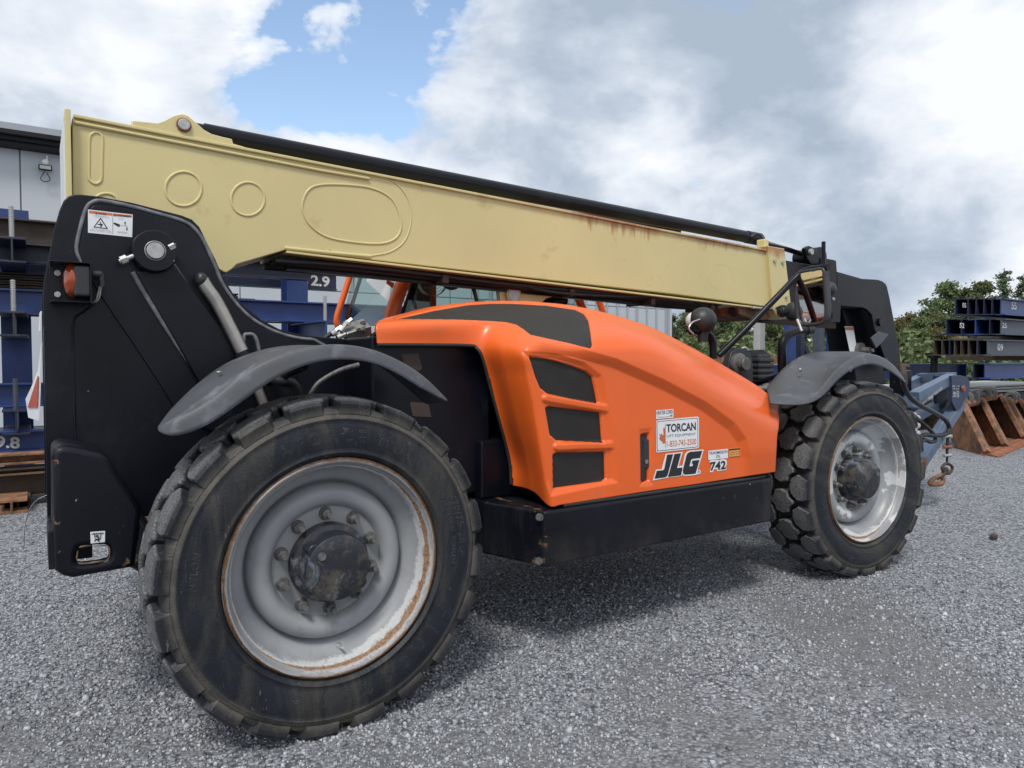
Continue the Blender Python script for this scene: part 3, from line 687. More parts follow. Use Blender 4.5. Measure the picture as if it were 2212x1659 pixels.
# rear counterweight casting with a tie-down opening
cwo = [(113, 990), (114, 978), (122, 968), (135, 964), (160, 966), (218, 979), (236, 992), (250, 1017), (282, 1062), (306, 1098), (300, 1160), (292, 1226), (225, 1238), (158, 1250), (138, 1246), (119, 1234), (115, 1100)]
cwh = [(169, 1184), (178, 1180), (226, 1177), (236, 1182), (237, 1203), (230, 1210), (196, 1216), (170, 1218), (165, 1210)]
cw = plate('counterweight', [tr(cwo, 0.43)[:10] + tr([(302, 1172), (160, 1172), (114, 1150)], 0.43)], 0.4315, 0.79, M['black_low'], T, 0.030, smooth=50)
cwp = plate('counterweight_face', [tr(cwo, 0.43), tr(smooth2(cwh, 1), 0.43)], 0.43, 0.485, M['black_low'], T, 0.020, smooth=50)
s = MB(); q = P(160, 1244, Y=.43); s.box((-0.862, 0.48, q.z + .02), (-0.84, 0.79, q.z + .16)); s.box((-0.84, 0.60, q.z + .015), (P(200, 1200, Y=.6).x, 0.62, q.z + .2)); s.build('tie_down_bracket', M['black_low'], T, bevel=.004)
pc = MB()
pts = tr(smooth2(cwh, 1), 0.43)
pc.tube([(x, 0.4305, z) for x, z in pts], lambda t: 0.0022 + 0.0022 * math.sin(t * 31) * math.sin(t * 13), 6, 2, cyc=False)
pc.build('chipped_edge', M['wood'], T)
cr = MB(); cr.sphere(P(128, 985, Y=0.45), 0.035, 16, 10, (0.7, 0.5, 1.0)); cr.build('polished_corner', M['black'], T, smooth=60)

# ---- sill box below the hood, inner liners
bx = [(1.0, 0.035), (2.60, 0.035), (2.655, 0.06), (2.655, 0.66), (0.88, 0.66), (0.885, 0.37)]
s = MB(); n = len(bx)
s.add([(x, y, 0.462) for x, y in bx] + [(x, y, 0.715) for x, y in bx], [tuple(range(n - 1, -1, -1)), tuple(range(n, 2 * n))] + [(i, (i + 1) % n, n + (i + 1) % n, n + i) for i in range(n)])
s.build('side_box', M['black_low'], T, bevel=0.014, seg=3)
s = MB(); s.tube([P(1215, 1092, Y=.06), P(1330, 1076, Y=.06), P(1480, 1054, Y=.058), P(1600, 1037, Y=.06), P(1650, 1029, Y=.07)], 0.013, 10, 4); s.build('seal_strip', M['rubber'], T, smooth=60)
for (a, b) in ((1166, 1117), (1164, 1212)):
    s = MB(); q = P(a, b, X=0.988); s.cyl(q, q + Vector((-0.014, -0.012, 0)), 0.012, n=6); s.cyl(q, q + Vector((-0.005, -0.004, 0)), 0.018, n=18); s.build('bolt', M['nut'], T, smooth=30)
li = MB(); li.box((0.36, 0.47, 0.74), (0.98, 0.795, 1.50)); li.box((0.90, 0.42, 0.716), (2.60, 0.80, 1.0)); li.build('wheel_arch_liner', M['black'], T, bevel=0.01)
for q in (((867, 765), (903, 763), (912, 795), (908, 800), (878, 806)), ((885, 868), (925, 871), (932, 901), (892, 899))):
    c = [P(a, b, Y=0.468) for a, b in q]; s = MB(); s.add(c + [p + Vector((0, 0.003, 0)) for p in c], [tuple(range(len(c)))]); s.build('brown_screen', M['brown_mesh'], T)
# hoses in the arch
s = MB(); s.tube([P(668, 856, Y=0.46), P(690, 826, Y=0.46), P(735, 800, Y=0.46), P(775, 788, Y=0.46)], 0.011, 10, 5); s.build('bare_pipe', M['nut'], T, smooth=60)
s = MB(); s.tube([P(560, 800, Y=0.6), P(600, 822, Y=0.55), P(630, 828, Y=0.55), P(645, 848, Y=0.55), P(650, 880, Y=0.55)], 0.022, 12, 5); s.build('hose', M['rubber'], T, smooth=60)

# ---- valve block on the tower
c0 = P(752, 711, Y=0.93)
vb = MB(); a = P(742, 722, Y=0.93); b = P(794, 706, Y=0.93)
vb.beam(a, b, 0.09, 0.055, (0.2, -0.5, 1)); vb.build('valve_block', M['zinc'], T, bevel=0.004)
for (q, r_, l) in (((782, 698), 0.012, 0.02), ((784, 713), 0.009, 0.02), ((772, 712), 0.009, 0.025)):
    s = MB(); w_ = P(*q, Y=0.88); s.cyl(w_, w_ + Vector((0.005, -0.018, 0)), r_, n=16); s.build('port', M['steel'], T, smooth=30)
for q in (((716, 722), (738, 706)), ((728, 730), (746, 722)), ((735, 715), (748, 697)), ((748, 700), (760, 690))):
    s = MB(); A = P(*q[0], Y=0.89); B = P(*q[1], Y=0.89); s.cyl(A, B, 0.013, n=6); s.cyl(A, A + (B - A) * 0.4, 0.016, n=12); s.build('hose_fitting', M['zinc'], T, smooth=30)
s = MB(); s.tube([P(690, 738, Y=0.90), P(705, 728, Y=0.90), P(724, 714, Y=0.90), P(740, 702, Y=0.90)], 0.012, 10, 4); s.build('hose', M['rubber'], T, smooth=60)

# ---- tail lamp in its bracket
LY = 0.66
s = MB(); A = P(107, 560, Y=LY); B = P(196, 652, Y=LY)
x0, x1, z0, z1 = A.x, B.x, B.z, P(150, 566, Y=LY).z
s.box((x0, LY + 0.128, z0), (x1, LY + 0.134, z1))
s.box((x0, LY, z0 - 0.004), (x1, LY + 0.1275, z0)); s.box((x0, LY + 0.01, z1), (x1, LY + 0.1275, z1 + 0.004)); s.box((x1, LY + 0.02, z0 - 0.004), (x1 + 0.006, LY + 0.134, z1 + 0.004))
lamp = s.build('tail_lamp_bracket', M['black'], T, bevel=0.002)
s = MB(); a = P(158, 572, Y=LY + .03); b = P(197, 642, Y=LY + .03); s.box((a.x, LY + 0.02, b.z), (b.x, LY + 0.12, a.z)); s.build('lamp_housing', M['plastic_dark'], lamp, bevel=0.012, seg=3)
c = P(158, 606, Y=LY + 0.07); s = MB(); s.sphere((c.x, LY + 0.07, c.z), 0.068, 24, 16, (0.5, 0.72, 1.0)); s.build('lamp_lens', M['lens'], lamp, smooth=60)
for q in ((124, 590), (124, 636)):
    c = P(*q, Y=LY + 0.125); s = MB(); s.cyl(c, c + Vector((0, -0.008, 0)), 0.011, n=16); s.build('bolt', M['pin'], lamp, smooth=30)
s = MB(); c = P(200, 592, Y=LY + .06); s.cyl(c, c + Vector((0.03, 0, 0)), 0.014, n=14); s.cyl(c + Vector((0.03, 0, 0.006)), c + Vector((0.032, 0, -0.045)), 0.012, n=14); s.build('plug', M['rubber'], lamp, smooth=40)
s = MB()
for dx in (0, 0.007): s.tube([c + Vector((0.03 + dx, 0, -0.04)), P(214, 622, Y=LY + .06) + Vector((dx, 0, 0)), P(208, 648, Y=LY + .07) + Vector((dx, 0, 0)), P(196, 655, Y=LY + 0.1)], 0.0035, 6, 5)
s.build('wire', M['zinc'], lamp, smooth=60)

# slow-vehicle marker bent along the rear edge, small plate above it
s = MB(); q = [P(88, 740, X=-0.885), P(89, 905, X=-0.885)]
def bent(pts, name, m, th=0.002):
    v = [Vector(p) for p in pts]; s = MB(); n = len(v)
    s.add(v + [p + Vector((0.004, 0, 0)) for p in v], [tuple(range(n)), tuple(range(2 * n - 1, n - 1, -1))] + [(i, (i + 1) % n, n + (i + 1) % n, n + i) for i in range(n)])
    return s.build(name, m, T)
def rx(px, py, y): return P(px, py, Y=y)
bent([rx(89, 740, 0.84), rx(82, 800, 0.9), rx(68, 835, 1.0), rx(55, 862, 1.1), rx(61, 902, 1.1), rx(83, 909, 0.86)], 'marker_sign_border', M['white'])
bent([v + Vector((-0.006, -0.004, 0)) for v in (rx(85, 812, 0.87), rx(83, 822, 0.9), rx(63, 880, 1.08), rx(83, 880, 0.87))], 'marker_sign', M['red'])
bent([rx(88, 672, 0.84), rx(86, 715, 0.84), rx(83, 716, 0.88), rx(85, 676, 0.88)], 'number_plate', M['white'])

# ---- the boom
BY = 0.97
web = [(156, 254), (1659, 543), (1672, 664), (1457, 635), (1075, 592), (617, 540), (512, 571), (503, 580), (490, 589), (484, 588), (470, 580), (158, 580)]
boom = plate('boom', [tr(web, BY)], BY, 1.42, M['cream'], T, 0.005)
def edge_strip(a, b, y0, y1, w, h, dz, name):
    A = P(*a, Y=BY); B = P(*b, Y=BY)
    s = MB(); d = (B - A).normalized(); up = Vector((-d.z, 0, d.x))
    v = []
    for p in (A, B):
        for y in (y0, y1):
            for k in (0, 1): v.append((p.x + up.x * (dz + k * h), y, p.z + up.z * (dz + k * h)))
    s.add(v, [(0, 1, 3, 2), (4, 6, 7, 5), (0, 4, 5, 1), (2, 3, 7, 6), (1, 5, 7, 3), (0, 2, 6, 4)])
    return s.build(name, M['cream'], boom, bevel=0.003)
edge_strip((158, 256), (1659, 545), BY - 0.016, 1.436, 0, 0.014, 0.002, 'top_flange')
edge_strip((617, 543), (1672, 668), BY - 0.016, 1.436, 0, 0.012, -0.010, 'bottom_flange')
s = MB()
s.tube([P(a, b, Y=BY - 0.006) for a, b in ((160, 264), (690, 368), (797, 386))], 0.008, 8, 1); s.tube([P(a, b, Y=BY - 0.004) for a, b in ((614, 536), (700, 545), (800, 554))], 0.010, 8, 1)
s.build('weld_bead', M['cream'], boom, smooth=60)
ep = MB(); A = P(152, 236, Y=0.93); B = P(150, 440, Y=0.93); ep.box((A.x - 0.02, 0.925, 1.95), (A.x, 1.46, A.z)); ep.build('rear_end_plate', M['cream'], boom, bevel=0.003)
ed = MB(); ed.box((A.x - 0.026, 0.95, 2.0), (A.x - 0.0205, 1.40, A.z - 0.05)); ed.build('rear_cover', M['white'], boom)
# lugs on top with the retract cylinder pin
lug = [(264, 276), (264, 270), (285, 271), (285, 262), (293, 262), (340, 267), (356, 261), (368, 254), (378, 250), (392, 247), (406, 251), (422, 265), (440, 281), (456, 290), (478, 296), (500, 301), (503, 311), (527, 318), (527, 325)]
plate('cylinder_lug', [tr(lug, BY)], BY - 0.008, BY + 0.03, M['cream'], boom, 0.003)
plate('cylinder_lug', [[(x, z) for x, z in tr(lug, BY)]], 1.38, 1.42, M['cream'], boom, 0.003)
pc = P(397, 270, Y=BY - 0.012)
s = MB(); s.lathe([(0, -0.014), (0.022, -0.014), (0.025, -0.011), (0.025, 0.02)], 32, pc); s.lathe([(0.0, -0.0155), (0.004, -0.0155)], 16, pc); s.build('lug_pin', M['pin'], boom, smooth=35)
s = MB(); s.lathe([(0.025, -0.002), (0.028, -0.006), (0.032, -0.001)], 32, pc); s.build('pin_rust_ring', M['rust_bright'], boom, smooth=35)
# plug-weld rings and slots pressed into the side
def ring(pts, name='welded_ring', r=0.0068, it=0, y=BY):
    s = MB(); q = [P(a, b, Y=y + 0.0012) for a, b in pts]
    s.tube(q, r, 8, 6, cyc=True); return s.build(name, M['cream'], boom, smooth=60)
def ell(cx, cy, rx_, ry_, n=16): return [(cx + rx_ * math.cos(2 * math.pi * k / n), cy + ry_ * math.sin(2 * math.pi * k / n)) for k in range(n)]
ring(ell(396, 408, 39, 37)); ring(ell(535, 430, 36, 36)); ring(ell(229, 434, 24, 16), y=BY)
ring([(193, 300), (199, 289), (208, 286), (217, 290), (221, 302), (220, 345), (219, 385), (213, 395), (205, 397), (196, 392), (192, 382), (192, 345)])
ring([(653, 440), (665, 412), (690, 400), (740, 399), (800, 406), (840, 425), (860, 455), (866, 490), (855, 514), (825, 526), (770, 524), (710, 513), (675, 492), (657, 465)])
ring(ell(1555, 598, 27, 27), r=0.0022)
s = MB(); s.tube([P(a, b, Y=BY) for a, b in ((797, 380), (830, 385), (858, 399), (878, 424), (888, 456), (884, 497), (868, 527), (840, 545), (800, 553))], 0.0045, 8, 6); s.build('reinforcement_edge', M['cream'], boom, smooth=60)
# front wear-pad collar
col = [(1659, 531), (1694, 537), (1696, 549), (1709, 661), (1709, 689), (1680, 686), (1672, 671), (1668, 646), (1661, 553)]
co = plate('boom_collar', [tr(col, BY - 0.03)], BY - 0.03, 1.45, M['cream'], T, 0.004)
for q in ((1690, 567), (1673, 564), (1698, 642), (1671, 669)):
    c = P(*q, Y=BY - 0.032); s = MB(); s.cyl(c, c + Vector((0, -0.012, 0)), 0.015, n=6); s.build('bolt', M['pin'], co, smooth=30)
# black tray and hoses slung under the boom
s = MB()
for k, (y, dz, r) in enumerate(((1.02, 0.028, 0.016), (1.07, 0.036, 0.018), (1.13, 0.034, 0.016), (1.2, 0.038, 0.018))):
    pts = [P(a, b, Y=BY) for a, b in ((600, 548), (800, 565), (1075, 596), (1300, 622), (1457, 640), (1560, 652))]
    s2 = MB(); s2.tube([Vector((p.x, y, p.z - dz + 0.006 * math.sin(i * 2.1 + k))) for i, p in enumerate(pts)], r, 10, 4); s2.build('hydraulic_hose', M['rubber'], T, smooth=60)
s = MB(); A = P(612, 545, Y=BY); B = P(1440, 640, Y=BY)
s.beam((A.x, 1.2, A.z - 0.022), (B.x, 1.2, B.z - 0.020), 0.36, 0.02); s.beam((A.x + .05, 1.1, A.z - 0.058), (B.x, 1.1, B.z - 0.055), 0.04, 0.02); s.build('hose_tray', M['black'], T)
for xx in (1.0, 1.9, 2.6, 3.2):
    s = MB(); z = B.z + (xx - B.x) / (A.x - B.x) * (A.z - B.z); s.box((xx, 0.99, z - 0.064), (xx + 0.04, 1.24, z - 0.018)); s.build('hose_clamp', M['rust_dark'], T, bevel=0.004)
# hoses drooping into the cab side, lift cylinder eye below the boom
s = MB(); s.tube([P(960, 592, Y=1.1), P(1000, 600, Y=1.1), P(1030, 612, Y=1.1), P(1062, 608, Y=1.1), P(1090, 600, Y=1.1)], 0.022, 10, 5); s.tube([P(1000, 598, Y=1.15), P(1020, 618, Y=1.15), P(1030, 650, Y=1.15)], 0.012, 8, 5); s.build('hydraulic_hose', M['rubber'], T, smooth=60)
s = MB(); s.tube([P(880, 600, Y=1.3), P(980, 610, Y=1.2), P(1100, 612, Y=1.05), P(1200, 632, Y=1.0), P(1330, 640, Y=1.0), P(1420, 640, Y=1.0)], 0.012, 8, 5); s.build('hydraulic_hose', M['rubber'], T, smooth=60)
ey = tr([(1075, 596), (1250, 625), (1180, 645), (1140, 685), (1085, 690)], 1.10); plate('lift_cylinder_eye', [ey], 1.10, 1.14, M['cream'], T, 0.004)
c = P(1108, 637, Y=1.09); s = MB(); s.lathe([(0.052, 0.01), (0.052, -0.012), (0.044, -0.016), (0.042, -0.006)], 40, c); s.build('eye_ring', M['cream'], T, smooth=35)
s = MB(); s.lathe([(0, -0.016), (0.040, -0.016), (0.043, -0.012), (0.043, 0.01)], 32, c); s.build('eye_pin', M['pin'], T, smooth=35)
s = MB(); s.cyl((0.3, 1.25, 1.25), (1.75, 1.25, 1.72), 0.075, n=24); s.cyl((1.6, 1.25, 1.67), (2.05, 1.25, 1.80), 0.045, n=20); s.build('lift_cylinder', M['black'], T, smooth=35)
# long cylinder on top with chrome rod and clevis
A = P(440, 287, Y=1.2); B = P(1640, 517, Y=1.2)
s = MB(); s.cyl(A, B, 0.046, n=32); d = (B - A).normalized(); s.cyl(B - d * 0.16, B, 0.050, n=32); s.cyl(A - d * .1, A, 0.04)
cyl = s.build('extend_cylinder', M['black'], T, smooth=35)
B2 = P(1745, 549, Y=1.2); s = MB(); s.cyl(B, B2, 0.034, n=24); s.build('chrome_rod', M['chrome'], cyl, smooth=35)
s = MB(); s.tube([P(1623, 512, Y=1.12), P(1632, 507, Y=1.1), P(1645, 509, Y=1.05), P(1655, 526, Y=1.0)], 0.012, 8, 6); s.build('hose_loop', M['rubber'], cyl, smooth=60)
s = MB(); q = P(1653, 528, Y=1.0); s.box((q.x - 0.03, 0.98, q.z - 0.06), (q.x + 0.02, 1.06, q.z + 0.04)); s.build('hose_bracket', M['cream'], cyl, bevel=0.01)
hd = MB(); a = P(1733, 552, Y=1.2); b = P(1754, 556, Y=1.2); 
hd.cyl((B2.x - 0.0, 1.07, B2.z - 0.035), (B2.x, 1.30, B2.z - 0.035), 0.082, n=28); hd.build('clevis', M['black'], T, smooth=35, bevel=0.008)
plate('clevis_plate', [tr([(1740, 536), (1748, 531), (1757, 535), (1775, 556), (1775, 572), (1753, 572), (1744, 558)], 1.05)], 1.05, 1.09, M['black'], T, 0.004)
c = P(1750, 544, Y=1.045); s = MB(); s.cyl(c, c + Vector((0, -0.02, 0)), 0.025, n=20); s.build('clevis_pin', M['pin'], T, smooth=30)
# inner boom section and gooseneck head
ib = plate('inner_boom', [tr([(1685, 560), (1765, 574), (1870, 604), (1870, 668), (1810, 664), (1690, 654)], 1.02)], 1.02, 1.38, M['black'], T, 0.006)
gn = [(1806, 592), (1862, 602), (1880, 603), (1897, 604), (1908, 608), (1916, 617), (1922, 643), (1932, 696), (1937, 725), (1944, 764), (1947, 800), (1915, 800), (1910, 770), (1901, 744), (1889, 711), (1883, 680), (1873, 669), (1864, 665), (1816, 661), (1806, 660)]
plate('boom_head', [tr(gn, 0.98)], 0.98, 1.01, M['black'], T, 0.006)
plate('boom_head_web', [tr([(1815, 655), (1868, 664), (1888, 690), (1905, 745), (1915, 830), (1850, 830), (1835, 720)], 1.12)], 1.12, 1.35, M['black'], T, 0.01)
plate('boom_head', [[(x, z) for x, z in tr(gn, 0.98)]], 1.40, 1.43, M['black'], T, 0.006)
hb_ = MB(); q0 = P(1800, 610, Y=1.0); q1 = P(1918, 612, Y=1.0); q2 = P(1935, 715, Y=1.0); q3 = P(1945, 775, Y=1.0)
hb_.beam((q0.x, 1.205, q0.z + 0.01), (q1.x - .05, 1.205, q1.z - 0.01), 0.38, 0.03); hb_.beam((q1.x, 1.205, q1.z - 0.02), (q2.x, 1.205, q2.z), 0.38, 0.03, (0, 1, 0)) if False else None
v = [(q.x - 0.02, y, q.z) for q in (q1, q2, q3) for y in (1.011, 1.399)]
hb_.add(v, [(0, 1, 3, 2), (2, 3, 5, 4)]); hb_.build('boom_head_skin', M['black'], T)
plate('head_wing', [tr([(1882, 730), (1900, 716), (1920, 722), (1908, 738), (1893, 752)], 0.96)], 0.96, 0.975, M['blue_grey'], T, 0.003)
st_ = P(1838, 705, Y=1.10); A = P(1824, 705, Y=1.11); Bq = P(1843, 705, Y=1.11); Cq = P(1854, 770, Y=1.11); Dq = P(1838, 770, Y=1.11)
s = MB(); s.add([Dq, Cq, Bq, A], [(0, 1, 2, 3)]); s.build('caution_label', M['white'], T)
s = MB(); w_ = Vector((0, -0.003, 0)); s.add([A + (Dq - A) * .12 + w_, Bq + (Cq - Bq) * .12 + w_, Bq + (Cq - Bq) * .02 + w_, A + (Dq - A) * .02 + w_], [(0, 1, 2, 3)]); s.build('label_stripe', M['ink_orange'], T)
c = P(1862, 757, Y=1.08); s = MB(); s.cyl(c + Vector((0, .04, 0)), c, 0.07, n=24); s.cyl(c, c + Vector((0.01, -0.07, 0)), 0.03, n=18); s.cyl(c + Vector((0.01, -0.07, 0)), c + Vector((0.01, -0.10, 0)), 0.018, n=6); s.build('head_pin', M['nut'], T, smooth=30)
c = P(1901, 696, Y=0.975); s = MB(); s.cyl(c, c + Vector((0, -0.015, 0)), 0.035, n=20); s.build('head_bolt', M['black'], T, smooth=30)
vp = [(1774, 557), (1800, 561), (1806, 563), (1808, 608), (1816, 663), (1815, 696), (1780, 697), (1776, 640)]
hc = tr([(1792, 682)], 0.93)[0]
vplate = plate('boom_front_plate', [tr(vp, 0.93), circ(hc, 0.042)], 0.93, 0.955, M['black'], T, 0.003)
q0 = P(1806, 563, Y=0.93); q1 = P(1815, 696, Y=0.93); s = MB(); s.add([(q0.x, 0.93, q0.z), (q1.x, 0.93, q1.z), (q1.x + .02, 1.40, q1.z), (q0.x + .02, 1.40, q0.z)], [(0, 1, 2, 3)]); s.build('front_flange', M['black'], T)
for q in ((1783, 628), (1797, 632), (1786, 683), (1799, 688), (1784, 650), (1799, 646)):
    c = P(q[0], q[1] - 0, Y=0.928)
    if abs(c.x - hc[0]) > 0.05 or abs(c.z - hc[1]) > 0.05:
        s = MB(); s.cyl(c, c + Vector((0, -0.012, 0)), 0.013, n=6); s.build('bolt', M['pin'], vplate, smooth=30)
# rusty bracket with lamps under the boom's end
s = MB(); a = P(1592, 672, Y=1.0); b = P(1668, 690, Y=1.0)
s.add([P(1590, 650, Y=1.0), P(1672, 664, Y=1.0), P(1660, 690, Y=1.0), P(1630, 692, Y=1.0), P(1597, 678, Y=1.0)] + [q + Vector((0.05, 0.38, 0)) for q in (P(1590, 650, Y=1.0), P(1672, 664, Y=1.0), P(1660, 690, Y=1.0), P(1630, 692, Y=1.0), P(1597, 678, Y=1.0))],
      [(4, 3, 2, 1, 0), (5, 6, 7, 8, 9), (0, 1, 6, 5), (1, 2, 7, 6), (2, 3, 8, 7), (3, 4, 9, 8), (4, 0, 5, 9)])
s.build('lamp_bracket', M['rust'], T, bevel=0.004)
s = MB(); s.beam(P(1640, 690, Y=1.15), P(1800, 704, Y=1.15), 0.05, 0.05); s.build('lower_chain', M['rust_dark'], T)
def finlamp(px, py, Y, r, ax):
    c = P(px, py, Y=Y); ax = Vector(ax).normalized(); root = MB(); root.sphere(c, r * 0.86, 20, 12, (1, 1, 1)); o = root.build('boom_lamp', M['plastic_dark'], T, smooth=50)
    for k in range(-3, 4):
        f = MB(); off = k * r * 0.27; rr_ = math.sqrt(max(r * r - off * off, 0.0001)); f.cyl(c + ax * (off - r * .05), c + ax * (off + r * .05), rr_, n=24); f.build('cooling_fin', M['plastic_dark'], o, smooth=30)
finlamp(1692, 672, 0.90, 0.047, (1, -.35, .2)); finlamp(1585, 672, 1.06, 0.042, (1, .3, .3))
s = MB(); c = P(1712, 673, Y=0.86); s.sphere(c, 0.075, 24, 16, (0.62, 0.9, 1.0)); s.build('boom_work_lamp', M['plastic_dark'], T, smooth=60)
s = MB(); s.tube([P(1635, 664, Y=.95), P(1648, 669, Y=.95), P(1668, 668, Y=.95), P(1688, 660, Y=.92)], 0.006, 6, 5); s.tube([P(1500, 650, Y=1.0), P(1530, 665, Y=1.0), P(1560, 657, Y=1.0), P(1580, 652, Y=1.0), P(1610, 662, Y=1.0)], 0.009, 6, 5); s.build('wire', M['rubber'], T, smooth=60)
s = MB(); s.cyl(P(1625, 664, Y=.95), P(1646, 666, Y=.95), 0.009, n=10); s.build('wire_connector', M['zinc'], T, smooth=30)

# ---- cab on the far side
cab = MB()
cab.build
def post(pts, r, name='cab_post', m='orange', parent=None):
    s = MB(); s.tube(pts, r, 14, 5); return s.build(name, M[m], parent or T, smooth=60)
cabo = post([P(735, 712, Y=2.36), P(727, 690, Y=2.36), P(742, 640, Y=2.36), P(768, 560, Y=2.36), P(790, 500, Y=2.30)], 0.022)
post([P(842, 700, Y=1.56), P(852, 660, Y=1.56), P(875, 600, Y=1.56), P(900, 545, Y=1.56)], 0.045)
a = P(1238, 640, Y=1.56); post([P(1265, 690, Y=1.56), P(1256, 660, Y=1.56), P(1238, 620, Y=1.56), P(1215, 580, Y=1.56)], 0.03)
post([P(1310, 700, Y=2.36), P(1290, 640, Y=2.36), P(1260, 590, Y=2.36)], 0.03)
s = MB(); s.box((0.95, 1.52, 2.26), (2.35, 2.40, 2.36)); s.build('cab_roof', M['orange'], T, bevel=0.03, seg=3)
s = MB(); s.box((0.85, 1.52, 0.85), (2.55, 2.42, 1.45)); s.build('cab_lower_body', M['orange_dusty'], T, bevel=0.02)
q = [P(735, 712, Y=2.34), P(846, 700, Y=1.58), P(890, 570, Y=1.58), P(770, 562, Y=2.34)]
s = MB(); s.add(q, [(0, 1, 2, 3)]); s.build('rear_window', M['glass'], T)
q = [P(868, 700, Y=1.56), P(1262, 690, Y=1.56), P(1232, 600, Y=1.56), P(905, 560, Y=1.56)]
s = MB(); s.add(q, [(0, 1, 2, 3)]); s.build('side_window', M['glass'], T)
for q_, r_ in (([P(742, 712, Y=2.3), P(760, 660, Y=2.3), P(782, 590, Y=2.3)], .014), ([P(843, 690, Y=1.60), P(856, 655, Y=1.6), P(868, 600, Y=1.6)], .010), ([P(866, 700, Y=1.6), P(884, 650, Y=1.6), P(902, 590, Y=1.6)], .028)):
    s = MB(); s.tube(q_, r_, 8, 4); s.build('window_seal', M['rubber'], T, smooth=60)
s = MB(); s.add([P(836, 604, Y=1.58), P(834, 612, Y=1.58), P(848, 623, Y=1.57), P(852, 612, Y=1.57)], [(0, 1, 2, 3)]); s.build('window_hinge', M['orange_dusty'], T)
s = MB(); s.add([P(793, 586, Y=2.0), P(846, 592, Y=1.7), P(841, 652, Y=1.7), P(822, 636, Y=1.85), P(792, 608, Y=2.0)], [(0, 1, 2, 3, 4)]); s.build('sky_reflection_sheet', M['white'], T)  # white sheet standing in for bright sky mirrored in the rear window
s = MB(); c = P(936, 603, Y=1.9); s.lathe([(0.115, 0), (0.118, 0.02), (0.115, 0.04)], 32, c)
for r_ in (0.03, 0.05, 0.07, 0.09, 0.11): s.lathe([(r_, -0.002), (r_ + .002, -0.004), (r_ + .003, -0.001)], 32, c)
s.build('fan_guard', M['zinc'], T, smooth=60)
s = MB(); s.box((P(893, 640, Y=2.2).x, 2.15, 1.35), (P(925, 640, Y=2.2).x, 2.3, 2.2)); s.build('cab_inner_post', M['plastic'], T, bevel=0.01)
s = MB(); s.box((P(928, 640, Y=2.3).x, 2.28, 1.35), (P(941, 640, Y=2.3).x, 2.36, 2.25)); s.build('cab_door_post', M['orange_dusty'], T, bevel=0.01)
s = MB(); s.sphere(P(975, 608, Y=1.8), 0.06, 16, 10, (1.2, 1, 1)); s.tube([P(985, 690, Y=1.8), P(1015, 672, Y=1.8), P(1045, 664, Y=1.8), P(1075, 678, Y=1.8)], 0.05, 10, 4); s.build('driver_seat', M['plastic_dark'], T, smooth=60)

# ---- fenders
def fender(rows, Ys, name, label=None):
    """rows: traced edge lines from the inner edge to the lip, each mapped to its own depth and resampled"""
    M_ = 28; L = []
    for row, yy in zip(rows, Ys):
        pts = [P(a, b, Y=y) for (a, b), y in zip(row, yy if isinstance(yy, (list, tuple)) else [yy] * len(row))]
        q = crom(pts, 8); d = [0]
        for i in range(1, len(q)): d.append(d[-1] + (q[i] - q[i - 1]).length)
        out = []
        for k in range(M_ + 1):
            t = d[-1] * k / M_; i = max(j for j in range(len(d)) if d[j] <= t + 1e-9); i = min(i, len(q) - 2)
            f = (t - d[i]) / max(d[i + 1] - d[i], 1e-9); out.append(q[i].lerp(q[i + 1], f))
        L.append(out)
    s = MB(); nr = len(L); v = [p for row in L for p in row]
    s.add(v, [(i * (M_ + 1) + k, (i + 1) * (M_ + 1) + k, (i + 1) * (M_ + 1) + k + 1, i * (M_ + 1) + k + 1) for i in range(nr - 1) for k in range(M_)])
    o = s.build(name, M['plastic'], T, smooth=80)
    b = o.modifiers.new('sub', 'SUBSURF'); b.levels = b.render_levels = 2
    b = o.modifiers.new('thick', 'SOLIDIFY'); b.thickness = 0.006; b.offset = -1 
    return o
inner = [(352, 906), (372, 880), (424, 830), (481, 788), (537, 764), (590, 750), (645, 745), (700, 748), (770, 765), (830, 795), (880, 835), (925, 875)]
outer0 = [(341, 920), (375, 898), (407, 885), (463, 850), (515, 810), (577, 775), (641, 754), (715, 743), (765, 744), (822, 759), (882, 786), (930, 820), (958, 848)]
def mixrow(a, b, t): return [(p[0] * (1 - t) + q[0] * t, p[1] * (1 - t) + q[1] * t) for p, q in zip(a, b)]
lip = [(340, 929), (362, 942), (407, 936), (463, 909), (537, 857), (584, 824), (641, 795), (711, 777), (790, 780), (852, 803), (912, 839), (968, 868)]
outer = [(341, 921), (368, 907), (410, 888), (466, 853), (520, 808), (577, 776), (641, 754), (715, 743), (790, 750), (857, 775), (916, 812), (966, 862)]
IY = 0.36; OY = 0.03; LYp = 0.005
def tipY(n, a, b, e=2): return [b + (a - b) * 1.0 if 0 < i < n - 1 else (a * .6 + b * .4) for i in range(n)]
fender([inner, mixrow(inner, outer, 0.33), mixrow(inner, outer, 0.66), mixrow(inner, outer, 0.92), outer, mixrow(outer, lip, 0.12), lip],
       [[0.30] + [IY] * 10 + [0.22], [0.24] + [0.26] * 10 + [0.18], [0.17] + [0.15] * 10 + [0.12], [0.12] + [0.055] * 10 + [0.08], [0.1] + [OY] * 10 + [0.06], [0.09] + [0.018] * 10 + [0.055], [0.08] + [LYp] * 10 + [0.05]], 'rear_fender')
for q in ((610 - 135, 815), (562, 802)):
    pass
for (a, b, y) in ((473, 804, 0.24), (523, 808, 0.075)):
    c = P(a, b, Y=y); s = MB(); s.sphere(c, 0.011, 12, 8, (1, 1, .5)); s.build('fender_rivet', M['steel'], T, smooth=60)
finner = [(1655, 838), (1668, 822), (1690, 797), (1724, 772), (1755, 761), (1789, 759), (1825, 759), (1860, 760), (1895, 768), (1925, 784), (1945, 806), (1954, 822)]
